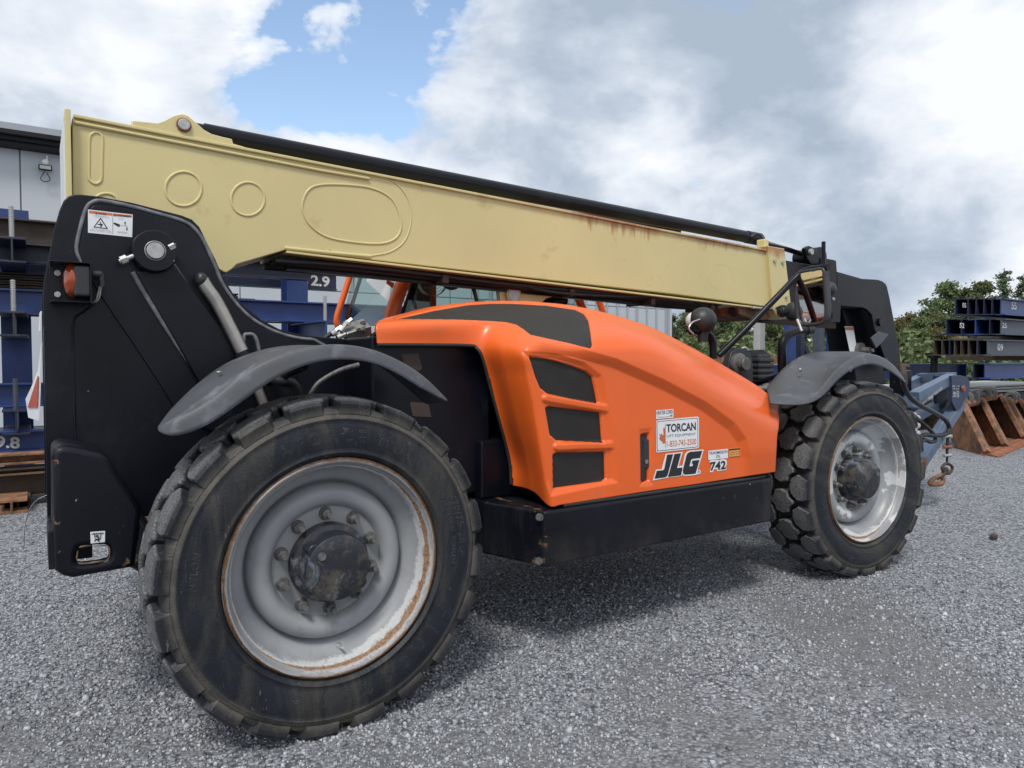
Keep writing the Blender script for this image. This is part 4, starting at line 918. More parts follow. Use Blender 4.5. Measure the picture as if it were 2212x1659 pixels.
fouter = [(1664, 868), (1700, 866), (1735, 862), (1766, 845), (1784, 823), (1800, 803), (1828, 780), (1856, 768), (1882, 764), (1916, 777), (1942, 802), (1957, 824)]
flip_ = [(1668, 871), (1700, 874), (1730, 874), (1758, 868), (1782, 852), (1809, 822), (1838, 800), (1864, 789), (1888, 787), (1919, 799), (1942, 815), (1957, 827)]
fender([finner, mixrow(finner, fouter, 0.33), mixrow(finner, fouter, 0.66), mixrow(finner, fouter, 0.92), fouter, mixrow(fouter, flip_, 0.15), flip_],
       [[0.36] * 11 + [0.22], [0.26] * 11 + [0.18], [0.15] * 11 + [0.12], [0.06] * 11 + [0.08], [0.03] * 11 + [0.06], [0.02] * 11 + [0.055], [0.005] * 11 + [0.05]], 'front_fender')
for (a, b, y) in ((1729, 799, 0.2), (1837 - 0, 799, 0.05), (1786, 800, 0.16)):
    if b: 
        c = P(a, b, Y=y); s = MB(); s.sphere(c, 0.014, 12, 8, (1, .6, 1)); s.build('fender_rivet', M['steel'], T, smooth=60)
s = MB(); s.cyl((0, 0.3, 1.37), (0, 0.8, 1.3), 0.02); s.cyl((3.5, 0.3, 1.37), (3.5, 0.9, 1.2), 0.02); s.build('fender_bracket', M['black'], T)

# ---- the hood
cols = ['L0', 'L1', 'L2', 'k', 'j', 'i', 'h', 'g', 'f', 'e', 'd', 'c', 'b', 'a']
net = [
 [(815,1020,.42),(900,1030,.42),(1000,1040,.42),(1100,1048,.38),(1150,1061,.2),(1186,1093,.068),(1215,1090,.05),(1280,1080,.05),(1350,1069,.05),(1420,1058,.05),(1490,1048,.05),(1560,1037,.05),(1625,1027,.05),(1674,1019,.055)],
 [(815,960,.42),(900,965,.42),(990,975,.42),(1100,990,.38),(1140,993,.2),(1174,1000,.068),(1205,1000,.05),(1275,995,.05),(1348,985,.05),(1420,975,.05),(1490,965,.05),(1560,957,.05),(1630,950,.05),(1678,945,.058)],
 [(815,890,.42),(900,895,.42),(980,900,.42),(1074,905,.38),(1118,903,.2),(1158,900,.068),(1188,898,.05),(1260,893,.05),(1340,885,.05),(1420,880,.05),(1490,885,.05),(1560,898,.05),(1632,915,.052),(1681,925,.065)],
 [(815,810,.42),(900,812,.42),(970,815,.42),(1055,820,.38),(1098,815,.2),(1143,812,.068),(1172,808,.05),(1245,803,.05),(1325,800,.05),(1410,810,.05),(1485,830,.05),(1555,862,.052),(1632,896,.06),(1682,912,.08)],
 [(815,743,.43),(900,743,.42),(975,745,.42),(1040,752,.38),(1085,752,.22),(1130,760,.08),(1165,765,.055),(1235,768,.05),(1315,772,.05),(1405,775,.055),(1482,805,.06),(1552,842,.065),(1633,881,.08),(1682,902,.10)],
 [(812,706,.44),(900,702,.42),(985,700,.42),(1050,700,.40),(1095,704,.32),(1130,724,.17),(1165,735,.10),(1230,748,.075),(1310,748,.065),(1400,750,.075),(1478,785,.09),(1550,827,.10),(1635,869,.12),(1681,893,.13)],
 [(818,694,.50),(905,688,.49),(990,686,.49),(1055,687,.46),(1100,695,.38),(1135,714,.24),(1168,724,.17),(1228,732,.14),(1305,720,.12),(1395,728,.14),(1472,763,.16),(1547,808,.17),(1637,857,.18),(1681,885,.18)],
 [(825,690,.62),(915,676,.62),(995,668,.62),(1060,667,.60),(1105,670,.55),(1140,680,.45),(1172,687,.38),(1226,690,.32),(1300,690,.27),(1392,712,.26),(1470,749,.27),(1547,794,.26),(1638,845,.25),(1681,879,.23)],
 [(830,688,.75),(925,664,.75),(1000,654,.73),(1062,650,.71),(1110,650,.68),(1145,651,.63),(1176,654,.58),(1226,659,.52),(1298,673,.45),(1390,701,.40),(1470,738,.38),(1548,781,.36),(1638,836,.32),(1680,874,.28)],
]
cn = np.array([[list(P(a, b, Y=y)) for a, b, y in row] for row in net])
crest = cn[-1].copy()
r1 = crest.copy(); r1[:, 1] = np.minimum(r1[:, 1] + 0.12, 0.86); r1[:, 2] -= 0.025
r2 = crest.copy(); r2[:, 1] = 0.88; r2[:, 2] -= 0.14
r3 = crest.copy(); r3[:, 1] = 0.885; r3[:, 2] = 0.95
cn = np.concatenate([cn, r1[None], r2[None], r3[None]], 0)
fr1 = cn[:, -1].copy(); fr1[:, 0] += 0.012; fr1[:, 1] += 0.05
fr2 = cn[:, -1].copy(); fr2[:, 0] += 0.014; fr2[:, 1] = np.maximum(fr2[:, 1] + 0.1, 0.6); fr2[:, 2] = np.minimum(fr2[:, 2], fr2[:, 2])
cn = np.concatenate([cn, fr1[:, None], fr2[:, None]], 1)
def crnet(c, ns, axis):
    c = np.moveaxis(c, axis, 0); n = len(c); out = []
    for i in range(n - 1):
        p1, p2 = c[i], c[i + 1]
        p0 = c[i - 1] if i > 0 else 2 * p1 - p2
        p3 = c[i + 2] if i + 2 < n else 2 * p2 - p1
        # centripetal-like damping: limit tangents by the shorter neighbour
        m1 = (p2 - p0) / 2; m2 = (p3 - p1) / 2
        d0 = np.linalg.norm(p1 - p0, axis=-1, keepdims=True); d1 = np.linalg.norm(p2 - p1, axis=-1, keepdims=True); d2 = np.linalg.norm(p3 - p2, axis=-1, keepdims=True)
        m1 = m1 * np.minimum(1, 1.6 * d1 / np.maximum(np.linalg.norm(m1, axis=-1, keepdims=True), 1e-6)); m2 = m2 * np.minimum(1, 1.6 * d1 / np.maximum(np.linalg.norm(m2, axis=-1, keepdims=True), 1e-6))
        for j in range(ns[i]):
            t = j / ns[i]
            out.append((2 * t**3 - 3 * t**2 + 1) * p1 + (t**3 - 2 * t**2 + t) * m1 + (-2 * t**3 + 3 * t**2) * p2 + (t**3 - t**2) * m2)
    out.append(c[-1])
    return np.moveaxis(np.array(out), 0, axis)
S = crnet(cn, [40, 40, 40, 28, 22, 12, 26, 26, 6, 6, 6], 0)
S = crnet(S, [22, 22, 22, 18, 18, 18, 44, 48, 44, 34, 34, 34, 24, 10, 6], 1)
nr, nc_ = S.shape[:2]
def sdf(px, py, poly):
    """signed distance (pixels of the tracing), positive inside"""
    P_ = np.array(poly, float); Q_ = np.roll(P_, -1, 0); d = np.full(px.shape, 1e9); ins = np.zeros(px.shape, bool)
    for (x0, y0), (x1, y1) in zip(P_, Q_):
        ex_, ey_ = x1 - x0, y1 - y0; t = np.clip(((px - x0) * ex_ + (py - y0) * ey_) / (ex_ * ex_ + ey_ * ey_), 0, 1)
        d = np.minimum(d, np.hypot(px - x0 - t * ex_, py - y0 - t * ey_))
        c = ((y0 > py) != (y1 > py)) & (px < (x1 - x0) * (py - y0) / (y1 - y0 + 1e-12) + x0); ins ^= c
    return np.where(ins, d, -d)
def sstep(a, b, x): t = np.clip((x - a) / (b - a), 0, 1); return t * t * (3 - 2 * t)
hx, hy = proj(S.reshape(-1, 3)); hx = hx.reshape(nr, nc_); hy = hy.reshape(nr, nc_)
front_rows = np.arange(nr)[:, None] < (40 * 3 + 28 + 22 + 12 + 52) + 0 * hx       # only the visible side of the shell
gu = np.gradient(S, axis=1); gv = np.gradient(S, axis=0); nrm = np.cross(gu, gv); nrm /= np.maximum(np.linalg.norm(nrm, axis=-1, keepdims=True), 1e-9)
nrm *= -np.sign((nrm * (S - np.array(CAM))).sum(-1, keepdims=True))                # towards the camera side
below = [(1080, 752), (1113, 750), (1180, 752), (1240, 760), (1327, 784), (1431, 830), (1520, 877), (1580, 921), (1603, 952), (1612, 990), (1618, 1120), (1080, 1130)]
def lin(a, b, x): return np.clip((x - a) / (b - a), 0, 1)
bulge = 1 - (0.9 * lin(-11, 11, sdf(hx, hy, below)) + 0.1 * sstep(-13, 13, sdf(hx, hy, below)))
bulge *= sstep(1105, 1180, hx) * sstep(1060, 965, hy)
panel = [(1128, 758), (1200, 764), (1262, 783), (1300, 812), (1311, 860), (1322, 930), (1331, 1000), (1335, 1042), (1290, 1050), (1190, 1072), (1178, 1040), (1150, 860)]
rec = lin(-1, 9, sdf(hx, hy, panel))
for (a, b, w) in (((1183, 861), (1318, 884), 6), ((1207, 966), (1325, 962), 6)):
    t = np.clip(((hx - a[0]) * (b[0] - a[0]) + (hy - a[1]) * (b[1] - a[1])) / ((b[0] - a[0])**2 + (b[1] - a[1])**2), 0, 1)
    dd = np.hypot(hx - a[0] - t * (b[0] - a[0]), hy - a[1] - t * (b[1] - a[1])); rec = rec * lin(w, w + 4, dd)
vents = [[(1145, 767), (1195, 777), (1240, 791), (1270, 802), (1284, 814), (1290, 840), (1296, 872), (1240, 862), (1187, 850), (1172, 838), (1160, 811)],
         [(1183, 882), (1190, 878), (1240, 884), (1301, 892), (1304, 925), (1306, 957), (1207, 952), (1193, 940), (1187, 910)],
         [(1199, 984), (1206, 979), (1311, 977), (1313, 1035), (1305, 1041), (1200, 1056)]]
vd = np.zeros_like(hx)
for v_ in vents: vd = np.maximum(vd, lin(-1.2, 1.2, sdf(hx, hy, v_)))
grille = [(852, 688), (938, 669), (1011, 657), (1060, 654), (1108, 654), (1181, 658), (1242, 667), (1261, 676), (1271, 692), (1280, 745), (1276, 752), (1230, 740), (1147, 722), (1133, 711), (1116, 700), (1096, 695), (1060, 692), (987, 689), (914, 688)]
gd = lin(-1.0, 1.4, sdf(hx, hy, grille)) * front_rows
latch = [(1386, 939), (1403, 936), (1404, 1039), (1387, 1043)]
lrim = [(1381, 930), (1408, 926), (1411, 1046), (1383, 1050)]
ld = sstep(-2, 3, sdf(hx, hy, latch)) * 0.03 + sstep(-3, 4, sdf(hx, hy, lrim)) * 0.004
base_d = (bulge * 0.022 - rec * 0.013 - ld) * front_rows
disp = base_d - vd * front_rows * 0.026 - gd * 0.014
outw = np.array(CAM) - S; outw /= -outw[..., 1:2]; S2 = S + nrm * (disp - bulge * front_rows * 0.022)[..., None] + outw * (bulge * front_rows * 0.026)[..., None]
arch = [(700, 744.5), (1018, 747), (1030, 752), (1038, 764), (1046, 790), (1057, 827), (1077, 905), (1093, 968), (1102, 1008), (1106, 1050), (1107, 1300), (700, 1300)]
ad = sdf(hx, hy, arch)
keep = (ad < 0) | ~front_rows
fc = []
for i in range(nr - 1):
    for j in range(nc_ - 1):
        if keep[i, j] and keep[i + 1, j] and keep[i, j + 1] and keep[i + 1, j + 1]:
            a = i * nc_ + j; fc.append((a, a + 1, a + nc_ + 1, a + nc_))
s = MB(); s.v = [tuple(q) for q in S2.reshape(-1, 3)]; s.f = fc
hood = s.build('hood', M['orange'], T)
bm = bmesh.new(); bm.from_mesh(hood.data); bmesh.ops.delete(bm, geom=[v for v in bm.verts if not v.link_faces], context='VERTS'); bm.to_mesh(hood.data); bm.free()
hood.data.polygons.foreach_set('use_smooth', [True] * len(hood.data.polygons))
b_ = hood.modifiers.new('thick', 'SOLIDIFY'); b_.thickness = 0.006; b_.offset = 1 if False else -1
def surf_at(px, py):
    d = np.hypot(hx - px, hy - py) + (~front_rows) * 1e6; k = np.unravel_index(np.argmin(d), d.shape); return Vector(S2[k])
# rubber trim along the arch cut
tp = [surf_at(a, b) for a, b in [(816, 745), (900, 745), (1015, 747), (1031, 753), (1039, 766), (1046, 790), (1057, 827), (1077, 905), (1093, 968), (1102, 1008), (1105, 1046)]]
s = MB(); s.tube(tp, 0.0085, 10, 6); s.build('rubber_trim', M['rubber'], T, smooth=60)
# dark perforated panels sitting in the openings
def patch(name, mask, off):
    idx = -np.ones(hx.shape, int); v = []; f = []
    ii, jj = np.where(mask)
    for q, (i, j) in enumerate(zip(ii, jj)): idx[i, j] = q; v.append(tuple(S[i, j] + nrm[i, j] * (base_d[i, j] - bulge[i, j] * 0.022 + off) + outw[i, j] * bulge[i, j] * 0.026))
    for i, j in zip(ii, jj):
        if i + 1 < nr and j + 1 < nc_ and idx[i + 1, j] >= 0 and idx[i, j + 1] >= 0 and idx[i + 1, j + 1] >= 0:
            f.append((idx[i, j], idx[i, j + 1], idx[i + 1, j + 1], idx[i + 1, j]))
    s = MB(); s.v = v; s.f = f; o = s.build(name, M['mesh'], T); o.data.polygons.foreach_set('use_smooth', [True] * len(f)); return o
for v_ in vents: patch('side_grille', (sdf(hx, hy, v_) > -3.0) & front_rows, -0.012)
patch('top_grille', (sdf(hx, hy, grille) > -2.5) & front_rows, -0.006)
s = MB(); c = [surf_at(a, b) + Vector((0, 0.006, 0)) for a, b in ((1387, 1041), (1403, 1038), (1402, 938), (1387, 941))]; s.add([q + Vector((0, -0.012, 0)) for q in c], [(0, 1, 2, 3)]); s.build('latch_recess', M['ink'], T)
s = MB(); a = P(1388, 1012, Y=.066); b = P(1402, 948, Y=.066); s.box((a.x, 0.058, a.z), (b.x, 0.075, b.z)); s.build('latch_handle', M['plastic_dark'], T, bevel=0.006)
c = P(1396, 997, Y=.056); s = MB(); s.cyl(c, c + Vector((0, -0.004, 0)), 0.011, n=18); s.build('lock', M['steel'], T, smooth=30)

# ---- printed labels
DY = 0.0475
def quad_px(name, pts, Y, m, r=0.0, parent=T):
    q = [P(a, b, Y=Y) for a, b in pts]; s = MB(); s.add(q, [tuple(range(len(q)))]); return s.build(name, m, parent)
def lf(a, b): return (a * 0.12501 + 1367.1, b * 0.12501 + 867.9)
def lq(name, pts, Y, m, parent=T): return quad_px(name, [lf(a, b) for a, b in pts], Y, m, parent=parent)
def lt(s, bl, br, tl, m, Y, parent, offset=0.0): return text_px('lettering', s, lf(*bl), lf(*br), lf(*tl), Y, m, parent, offset)
d = lq('heater_label', [(402, 300), (700, 275), (700, 125), (400, 148)], DY, M['white'])
lt('HEATER CORD', (412, 225), (690, 202), (412, 160), M['ink_navy'], DY - .001, d, 0.01)
s = MB(); s.tube([P(*lf(a, b), Y=DY - .001) for a, b in ((430, 240), (440, 262), (560, 262), (640, 245))], 0.0006, 5, 3); s.build('cord_drawing', M['ink_navy'], d)
lq('plug_drawing', [(645, 240), (658, 225), (672, 228), (672, 252), (658, 256)], DY - .001, M['ink_navy'], d); lq('plug_drawing', [(672, 246), (688, 245), (688, 249), (672, 251)], DY - .001, M['ink_navy'], d); lq('plug_drawing', [(672, 230), (688, 229), (688, 233), (672, 235)], DY - .001, M['ink_navy'], d)
def par(bl, br, tr_, tl, r):   # rounded parallelogram in label pixels
    out = []
    for u, v_ in rrect(0, 0, 1, 1, r): out.append((bl[0] + (br[0] - bl[0]) * u + (tl[0] - bl[0]) * v_, bl[1] + (br[1] - bl[1]) * u + (tl[1] - bl[1]) * v_ + (tr_[1] - tl[1] - br[1] + bl[1]) * u * v_))
    return out
d = lq('company_label', par((403, 880), (1143, 800), (1130, 252), (400, 320), 0.05), DY, M['white'])
lq('label_border', par((416, 858), (1128, 782), (1116, 276), (412, 340), 0.045), DY - .0006, M['ink_navy'], d)
lq('label_face', par((426, 846), (1119, 773), (1108, 287), (422, 350), 0.04), DY - .0012, M['white'], d)
lt('TORCAN', (580, 532), (1090, 492), (578, 388), M['ink'], DY - .002, d, 0.03)
lt('LIFT EQUIPMENT', (588, 622), (1088, 582), (586, 572), M['ink_navy'], DY - .002, d)
lt('1-833-743-2500', (588, 785), (1096, 735), (586, 680), M['ink_orange'], DY - .002, d, 0.008)
leaf = [(562, 400), (545, 462), (523, 452), (532, 562), (514, 582), (500, 540), (487, 572), (455, 548), (470, 602), (452, 640), (517, 702), (512, 724), (560, 716)]
me_l = curve_mesh([[lf(a, b) for a, b in leaf]], 0)
def poly_px(name, loops, Y, m, parent=T):
    me = curve_mesh([tr([lf(a, b) for a, b in lp], Y) for lp in loops], 0)
    me.transform(Matrix(((1, 0, 0, 0), (0, 0, -1, Y), (0, 1, 0, 0), (0, 0, 0, 1)))); me.materials.clear()
    return link(name, me, m, parent)
poly_px('maple_leaf', [leaf], DY - .002, M['ink_orange'], d); lq('label_rule', [(560, 797), (565, 797), (565, 380), (560, 380)], DY - .0023, M['ink_navy'], d)
jo = [(340, 1362), (397, 1175), (495, 1163), (567, 900), (862, 866), (792, 1110), (856, 1104), (900, 900), (940, 860), (985, 842), (1225, 824), (1180, 985), (1118, 1178), (1150, 1172), (1174, 1196), (1168, 1240), (1135, 1254), (1104, 1250), (1098, 1264), (905, 1283), (870, 1272), (852, 1245), (846, 1282), (600, 1312)]
d = poly_px('maker_label', [jo], DY, M['white'])
poly_px('letter_j', [[(375, 1330), (412, 1194), (522, 1183), (545, 1160), (592, 915), (697, 904), (606, 1250), (590, 1285), (560, 1305)]], DY - .0012, M['ink'], d)
poly_px('letter_l', [[(720, 902), (834, 888), (764, 1144), (860, 1136), (836, 1258), (830, 1272), (607, 1300)]], DY - .0012, M['ink'], d)
poly_px('letter_g', [[(862, 1190), (925, 935), (945, 890), (985, 866), (1200, 846), (1162, 970), (1040, 984), (1010, 996), (976, 1116), (1032, 1112), (1042, 1078), (1018, 1060), (1030, 1018), (1152, 1004), (1085, 1240), (905, 1260), (872, 1240)]], DY - .0012, M['ink'], d)
s = MB(); c = P(*lf(1140, 1208), Y=DY - .0012); s.tube([c + Vector((0.0062 * math.cos(k * .5), 0, 0.0062 * math.sin(k * .5))) for k in range(12)], 0.0006, 5, 2, cyc=True); s.build('registered_ring', M['ink_navy'], d)
lt('R', (1132, 1218), (1150, 1216), (1132, 1198), M['ink_navy'], DY - .0014, d)
d = lq('transmission_label', [(1305, 1008), (1645, 972), (1642, 810), (1302, 848)], DY, M['white'])
lt('TRANSMISSION', (1316, 918), (1634, 884), (1314, 866), M['ink_navy'], DY - .001, d, 0.005); lt('OIL', (1438, 970), (1514, 962), (1437, 922), M['ink_navy'], DY - .001, d, 0.005)
d = lq('caution_label', [(1655, 962), (1858, 940), (1852, 792), (1652, 812)], DY, M['ink_gold'])
lq('label_band', [(1662, 845), (1846, 824), (1844, 800), (1660, 820)], DY - .001, M['ink'], d)
for k, (a, b) in enumerate(((1662, 868), (1662, 884), (1670, 906), (1670, 918))):
    if k % 2 == 0: lt('IMPORTANT SERVICE' if k else 'TRANSMISSION FILTER', (a + 12, b + 18), (1836, b - 2), (a + 12, b + 4), M['rust_bright'], DY - .001, d, 0.02)
for q in ([(1660, 958), (1664, 958), (1662, 846), (1658, 846)], [(1846, 942), (1851, 942), (1849, 826), (1844, 826)], [(1660, 958), (1850, 940), (1850, 935), (1660, 953)]): lq('label_frame', q, DY - .001, M['ink'], d)
wo_ = [(1325, 1218), (1372, 1055), (1322, 1060), (1335, 1012), (1430, 1003), (1500, 1010), (1530, 992), (1585, 990), (1622, 1015), (1625, 1075), (1600, 1130), (1618, 1142), (1612, 1178), (1455, 1200), (1452, 1165), (1420, 1165), (1400, 1165), (1382, 1214)]
d = poly_px('model_number_label', [wo_], DY, M['white']); lt('742', (1335, 1196), (1605, 1165), (1340, 1042), M['ink'], DY - .0015, d, 0.03)
# warning label on the tower, tie-down label on the counterweight
def wf(a, b): return (a * 0.15740 + 92.17, b * 0.15740 + 430.1)   # zoom of 120..560 x 560..900 at 4.88
WY = TY - 0.0135
def wq(name, pts, m, off=0.0, parent=T): return quad_px(name, [wf(a, b) for a, b in pts], WY - off, m, parent=parent)
d = wq('warning_label', [(622, 460), (1228, 523), (1236, 212), (622, 142)], M['white'])
for q in ([(636, 190), (955, 225), (955, 193), (636, 156)], [(963, 226), (1224, 250), (1224, 222), (963, 194)]): wq('label_band', q, M['ink_orange'], .001, d)
def wt(s, bl, br, tl, m, off=.002, o=0.0): return text_px('lettering', s, wf(*bl), wf(*br), wf(*tl), WY - off, m, d, o)
wt('WARNING', (758, 205), (872, 216), (758, 186), M['ink'], o=.03); wt('AVERTISSEMENT', (1020, 232), (1212, 248), (1020, 212), M['ink'], o=.03)
for q in ([(720, 200), (748, 203), (735, 176)], [(978, 226), (1008, 230), (993, 204)]): wq('warning_triangle', q, M['ink'], .002, d)
wq('warning_triangle', [(696, 386), (898, 410), (796, 252)], M['ink'], .001, d); wq('triangle_face', [(718, 378), (872, 396), (796, 280)], M['white'], .0015, d)
wq('hand_drawing', [(752, 345), (800, 335), (828, 345), (808, 380), (790, 382), (795, 360), (752, 352)], M['ink'], .002, d); wq('gear_drawing', [(785, 312), (798, 313), (797, 335), (786, 334)], M['ink'], .002, d)
wq('hand_drawing', [(972, 322), (985, 322), (1040, 340), (1062, 350), (1055, 380), (1030, 375), (972, 338)], M['ink'], .001, d)
wq('label_rule', [(960, 480), (964, 480), (964, 226), (960, 226)], M['ink_navy'], .001, d)
for q in ((1122, 312), (1146, 374)): wq('clamp_drawing', [(q[0], q[1] + 52), (q[0] + 18, q[1] + 54), (q[0] + 18, q[1]), (q[0], q[1])], M['ink'], .001, d); wq('clamp_face', [(q[0] + 4, q[1] + (24 if q[0] > 1130 else 48)), (q[0] + 14, q[1] + (25 if q[0] > 1130 else 49)), (q[0] + 14, q[1] + (4 if q[0] > 1130 else 27)), (q[0] + 4, q[1] + (4 if q[0] > 1130 else 26))], M['white'], .0015, d)
wt('<->', (1072, 368), (1106, 371), (1072, 352), M['ink'])
for t_, a, b, c in (('Crush PARTS equipment or be', (696, 224), (912, 250), (696, 212)), ('moving parts serious injury', (700, 240), (902, 262), (700, 228)), ('Keep clear of', (1034, 262), (1114, 272), (1034, 252)), ('pinch points', (1040, 277), (1110, 285), (1040, 267)),
                 ('LES PARTS EN MOUVEMENT peuvent', (670, 410), (928, 436), (670, 398)), ('ecraser ou sectionner un pied', (648, 422), (942, 450), (648, 411)), ('entrainer des blessures graves', (646, 436), (948, 466), (646, 424)), ('Rester a l\'ecart des', (1028, 448), (1155, 460), (1028, 436)), ('points de pincement', (1028, 462), (1155, 474), (1028, 450))):
    wt(t_, a, b, c, M['ink_navy'])
def cf(a, b): return (a * 0.2129 + 76.8, b * 0.2129 + 921.7)
CY = 0.4285
def cq(name, pts, m, off=0, parent=T): return quad_px(name, [cf(a, b) for a, b in pts], CY - off, m, parent=parent)
d = cq('tie_down_label', [(560, 1186), (704, 1170), (705, 1056), (555, 1068)], M['white'])
s = MB()
def cl(pts, r=0.0013): s.tube([P(*cf(a, b), Y=CY - .001) for a, b in pts], r, 5, 3)
cl([(568, 1090), (690, 1080)]); cl([(600, 1090), (600, 1120), (612, 1142), (640, 1148), (658, 1130), (662, 1086)]); cl([(640, 1112), (625, 1100), (614, 1112), (640, 1128), (634, 1144), (612, 1140)], .002); cl([(598, 1160), (620, 1140), (645, 1165)], .002)
for k in range(5): cl([(585 + 22 * k, 1088 - k), (597 + 22 * k, 1078 - k)])
s.build('hook_drawing', M['ink'], d)

# ---- mirror on its arm
mx = P(1750, 640, Y=0.28).x
s = MB(); s.tube([P(1553, 768, X=mx - 0.55), P(1600, 722, X=mx - 0.42), P(1680, 640, X=mx - 0.18), P(1722, 597, X=mx - 0.04), P(1745, 583, X=mx - 0.01), P(1783, 577, X=mx)], 0.0205, 14, 5)
arm = s.build('mirror_arm', M['black'], T, smooth=60)
s = MB(); s.cyl(P(1779, 522, X=mx), P(1779, 622, X=mx), 0.0125, n=14); s.cyl(P(1776, 577, X=mx - .01), P(1790, 577, X=mx - .01), 0.024, n=20); s.build('mirror_pole', M['black'], T, smooth=35)
mo = [P(a, b, X=mx - 0.03) for a, b in ((1757, 584), (1778, 582), (1781, 604), (1784, 640), (1785, 680), (1779, 695), (1765, 700), (1740, 702), (1727, 696), (1722, 680), (1719, 640), (1718, 608), (1724, 592), (1737, 587))]
mo = crom(mo, 3, True)
s = MB(); s.tube(mo, 0.013, 10, 1, cyc=True); mf = s.build('mirror_frame', M['plastic_dark'], T, smooth=60)
zc = P(1750, 640, X=mx - .03).z; s = MB(); s.add([Vector((q.x + .004 - .085 * (q.z - zc), q.y, q.z)) for q in mo], [tuple(range(len(mo)))]); s.build('mirror_glass', M['mirror'], mf)
s = MB(); bk = [q + Vector((0.035, 0, 0)) for q in mo]; n = len(mo); s.add(mo + bk, [(i, (i + 1) % n, n + (i + 1) % n, n + i) for i in range(n)] + [tuple(range(n, 2 * n))]); s.v = [(x + 0.022, y, z) for x, y, z in s.v]; s.build('mirror_back', M['plastic_dark'], mf)
s = MB(); s.sphere(P(1790, 625, X=mx + 0.2), 0.05, 16, 10); s.build('mirror_ball', M['plastic_dark'], T, smooth=60)
s = MB(); s.tube([P(1722, 690, X=mx - .05), P(1728, 705, X=mx - .05), P(1732, 715, X=mx - .05)], 0.010, 8, 4); s.build('cable_tie', M['zinc'], T, smooth=60)

# ---- work lamp on its stalk, front pipe, pump
WL = P(1518, 692, Y=0.75)
s = MB(); s.sphere(WL, 0.095, 28, 18, (1.0, 0.95, 0.93)); s.cyl(WL + Vector((0, 0, -0.08)), WL + Vector((0, 0, -0.145)), 0.04, 0.032, 20); wlamp = s.build('work_lamp', M['plastic_dark'], T, smooth=50)
s = MB(); s.sphere(WL + Vector((-0.045, 0.042, 0)), 0.058, 24, 14, (0.8, 0.95, 0.95)); s.build('lamp_glass', M['white'], wlamp, smooth=60)
s = MB(); s.tube([P(1492, 714, Y=.75), P(1512, 714, Y=.75), P(1530, 722, Y=.75), P(1539, 740, Y=.75), P(1541, 775, Y=.75)], 0.027, 14, 6); s.build('lamp_stalk', M['black'], T, smooth=60)
s = MB(); s.tube([P(1512, 690, Y=.7), P(1495, 697, Y=.7), P(1488, 710, Y=.7), P(1498, 722, Y=.7)], 0.006, 6, 6); s.build('wire', M['zinc'], T, smooth=60)
s = MB(); s.tube([P(1692, 850, Y=.55), P(1690, 800, Y=.55), P(1683, 760, Y=.55) if False else P(1689, 760, Y=.55), P(1690, 742, Y=.55), P(1700, 725, Y=.55), P(1722, 715, Y=.55), P(1742, 713, Y=.55)], 0.031, 16, 5)
s.build('front_pipe', M['black'], T, smooth=60)
s = MB(); s.cyl(P(1740, 713, Y=.55), P(1752, 712, Y=.55), 0.036, n=18); s.build('pipe_end', M['rubber'], T, smooth=35)
PY = 0.95
pump = plate('frame_pivot_plate', [tr([(1571, 860), (1574, 785), (1580, 762), (1592, 752), (1612, 752), (1622, 762), (1627, 790), (1627, 880), (1573, 880)], PY)], PY, PY + 0.06, M['plastic_dark'], T, 0.008)
c = P(1592, 786, Y=PY); s = MB(); s.lathe([(0, -0.09), (0.045, -0.09), (0.05, -0.085), (0.05, -0.04), (0.075, -0.035), (0.08, -0.03), (0.08, 0.0)], 32, c); s.build('pivot_cap', M['nut'], pump, smooth=35)
s = MB()
for k in range(5):
    z = P(1640, 770 + k * 12, Y=PY + .1).z; a = P(1628, 770, Y=PY + .1); b = P(1662, 770, Y=PY + .1); s.box((a.x, PY + 0.05, z - 0.045), (b.x, PY + 0.30, z - 0.012))
s.box((P(1630, 800, Y=PY + .1).x, PY + 0.07, 0.9), (P(1658, 800, Y=PY + .1).x, PY + 0.28, P(1640, 765, Y=PY + .1).z)); s.build('ribbed_motor', M['plastic_dark'], T, bevel=0.01)
plate('motor_guard', [tr([(1620, 757), (1650, 755), (1664, 768), (1668, 830), (1660, 840), (1655, 775), (1645, 766), (1622, 766)], PY + .2)], PY + .2, PY + .26, M['plastic_dark'], T, 0.006)
s = MB(); s.cyl(P(1596, 847, Y=.7), P(1640, 838, Y=.7), 0.010, n=10); s.cyl(P(1636, 839, Y=.7), P(1690, 836, Y=.7), 0.017, n=8); s.cyl(P(1652, 835, Y=.7), P(1670, 835, Y=.7), 0.024, n=6); s.cyl(P(1560, 850, Y=.7), P(1600, 846, Y=.7), 0.012, n=8); s.build('pipe_fitting', M['zinc'], T, smooth=30)
s = MB(); a = P(1656, 868, Y=.72); b = P(1678, 845, Y=.72); s.box((a.x, .7, a.z), (b.x, .8, b.z)); c = P(1655, 862, Y=.69); s.cyl(c, c + Vector((0, -.03, 0)), .028, n=12); s.build('valve', M['zinc'], T, bevel=.004)

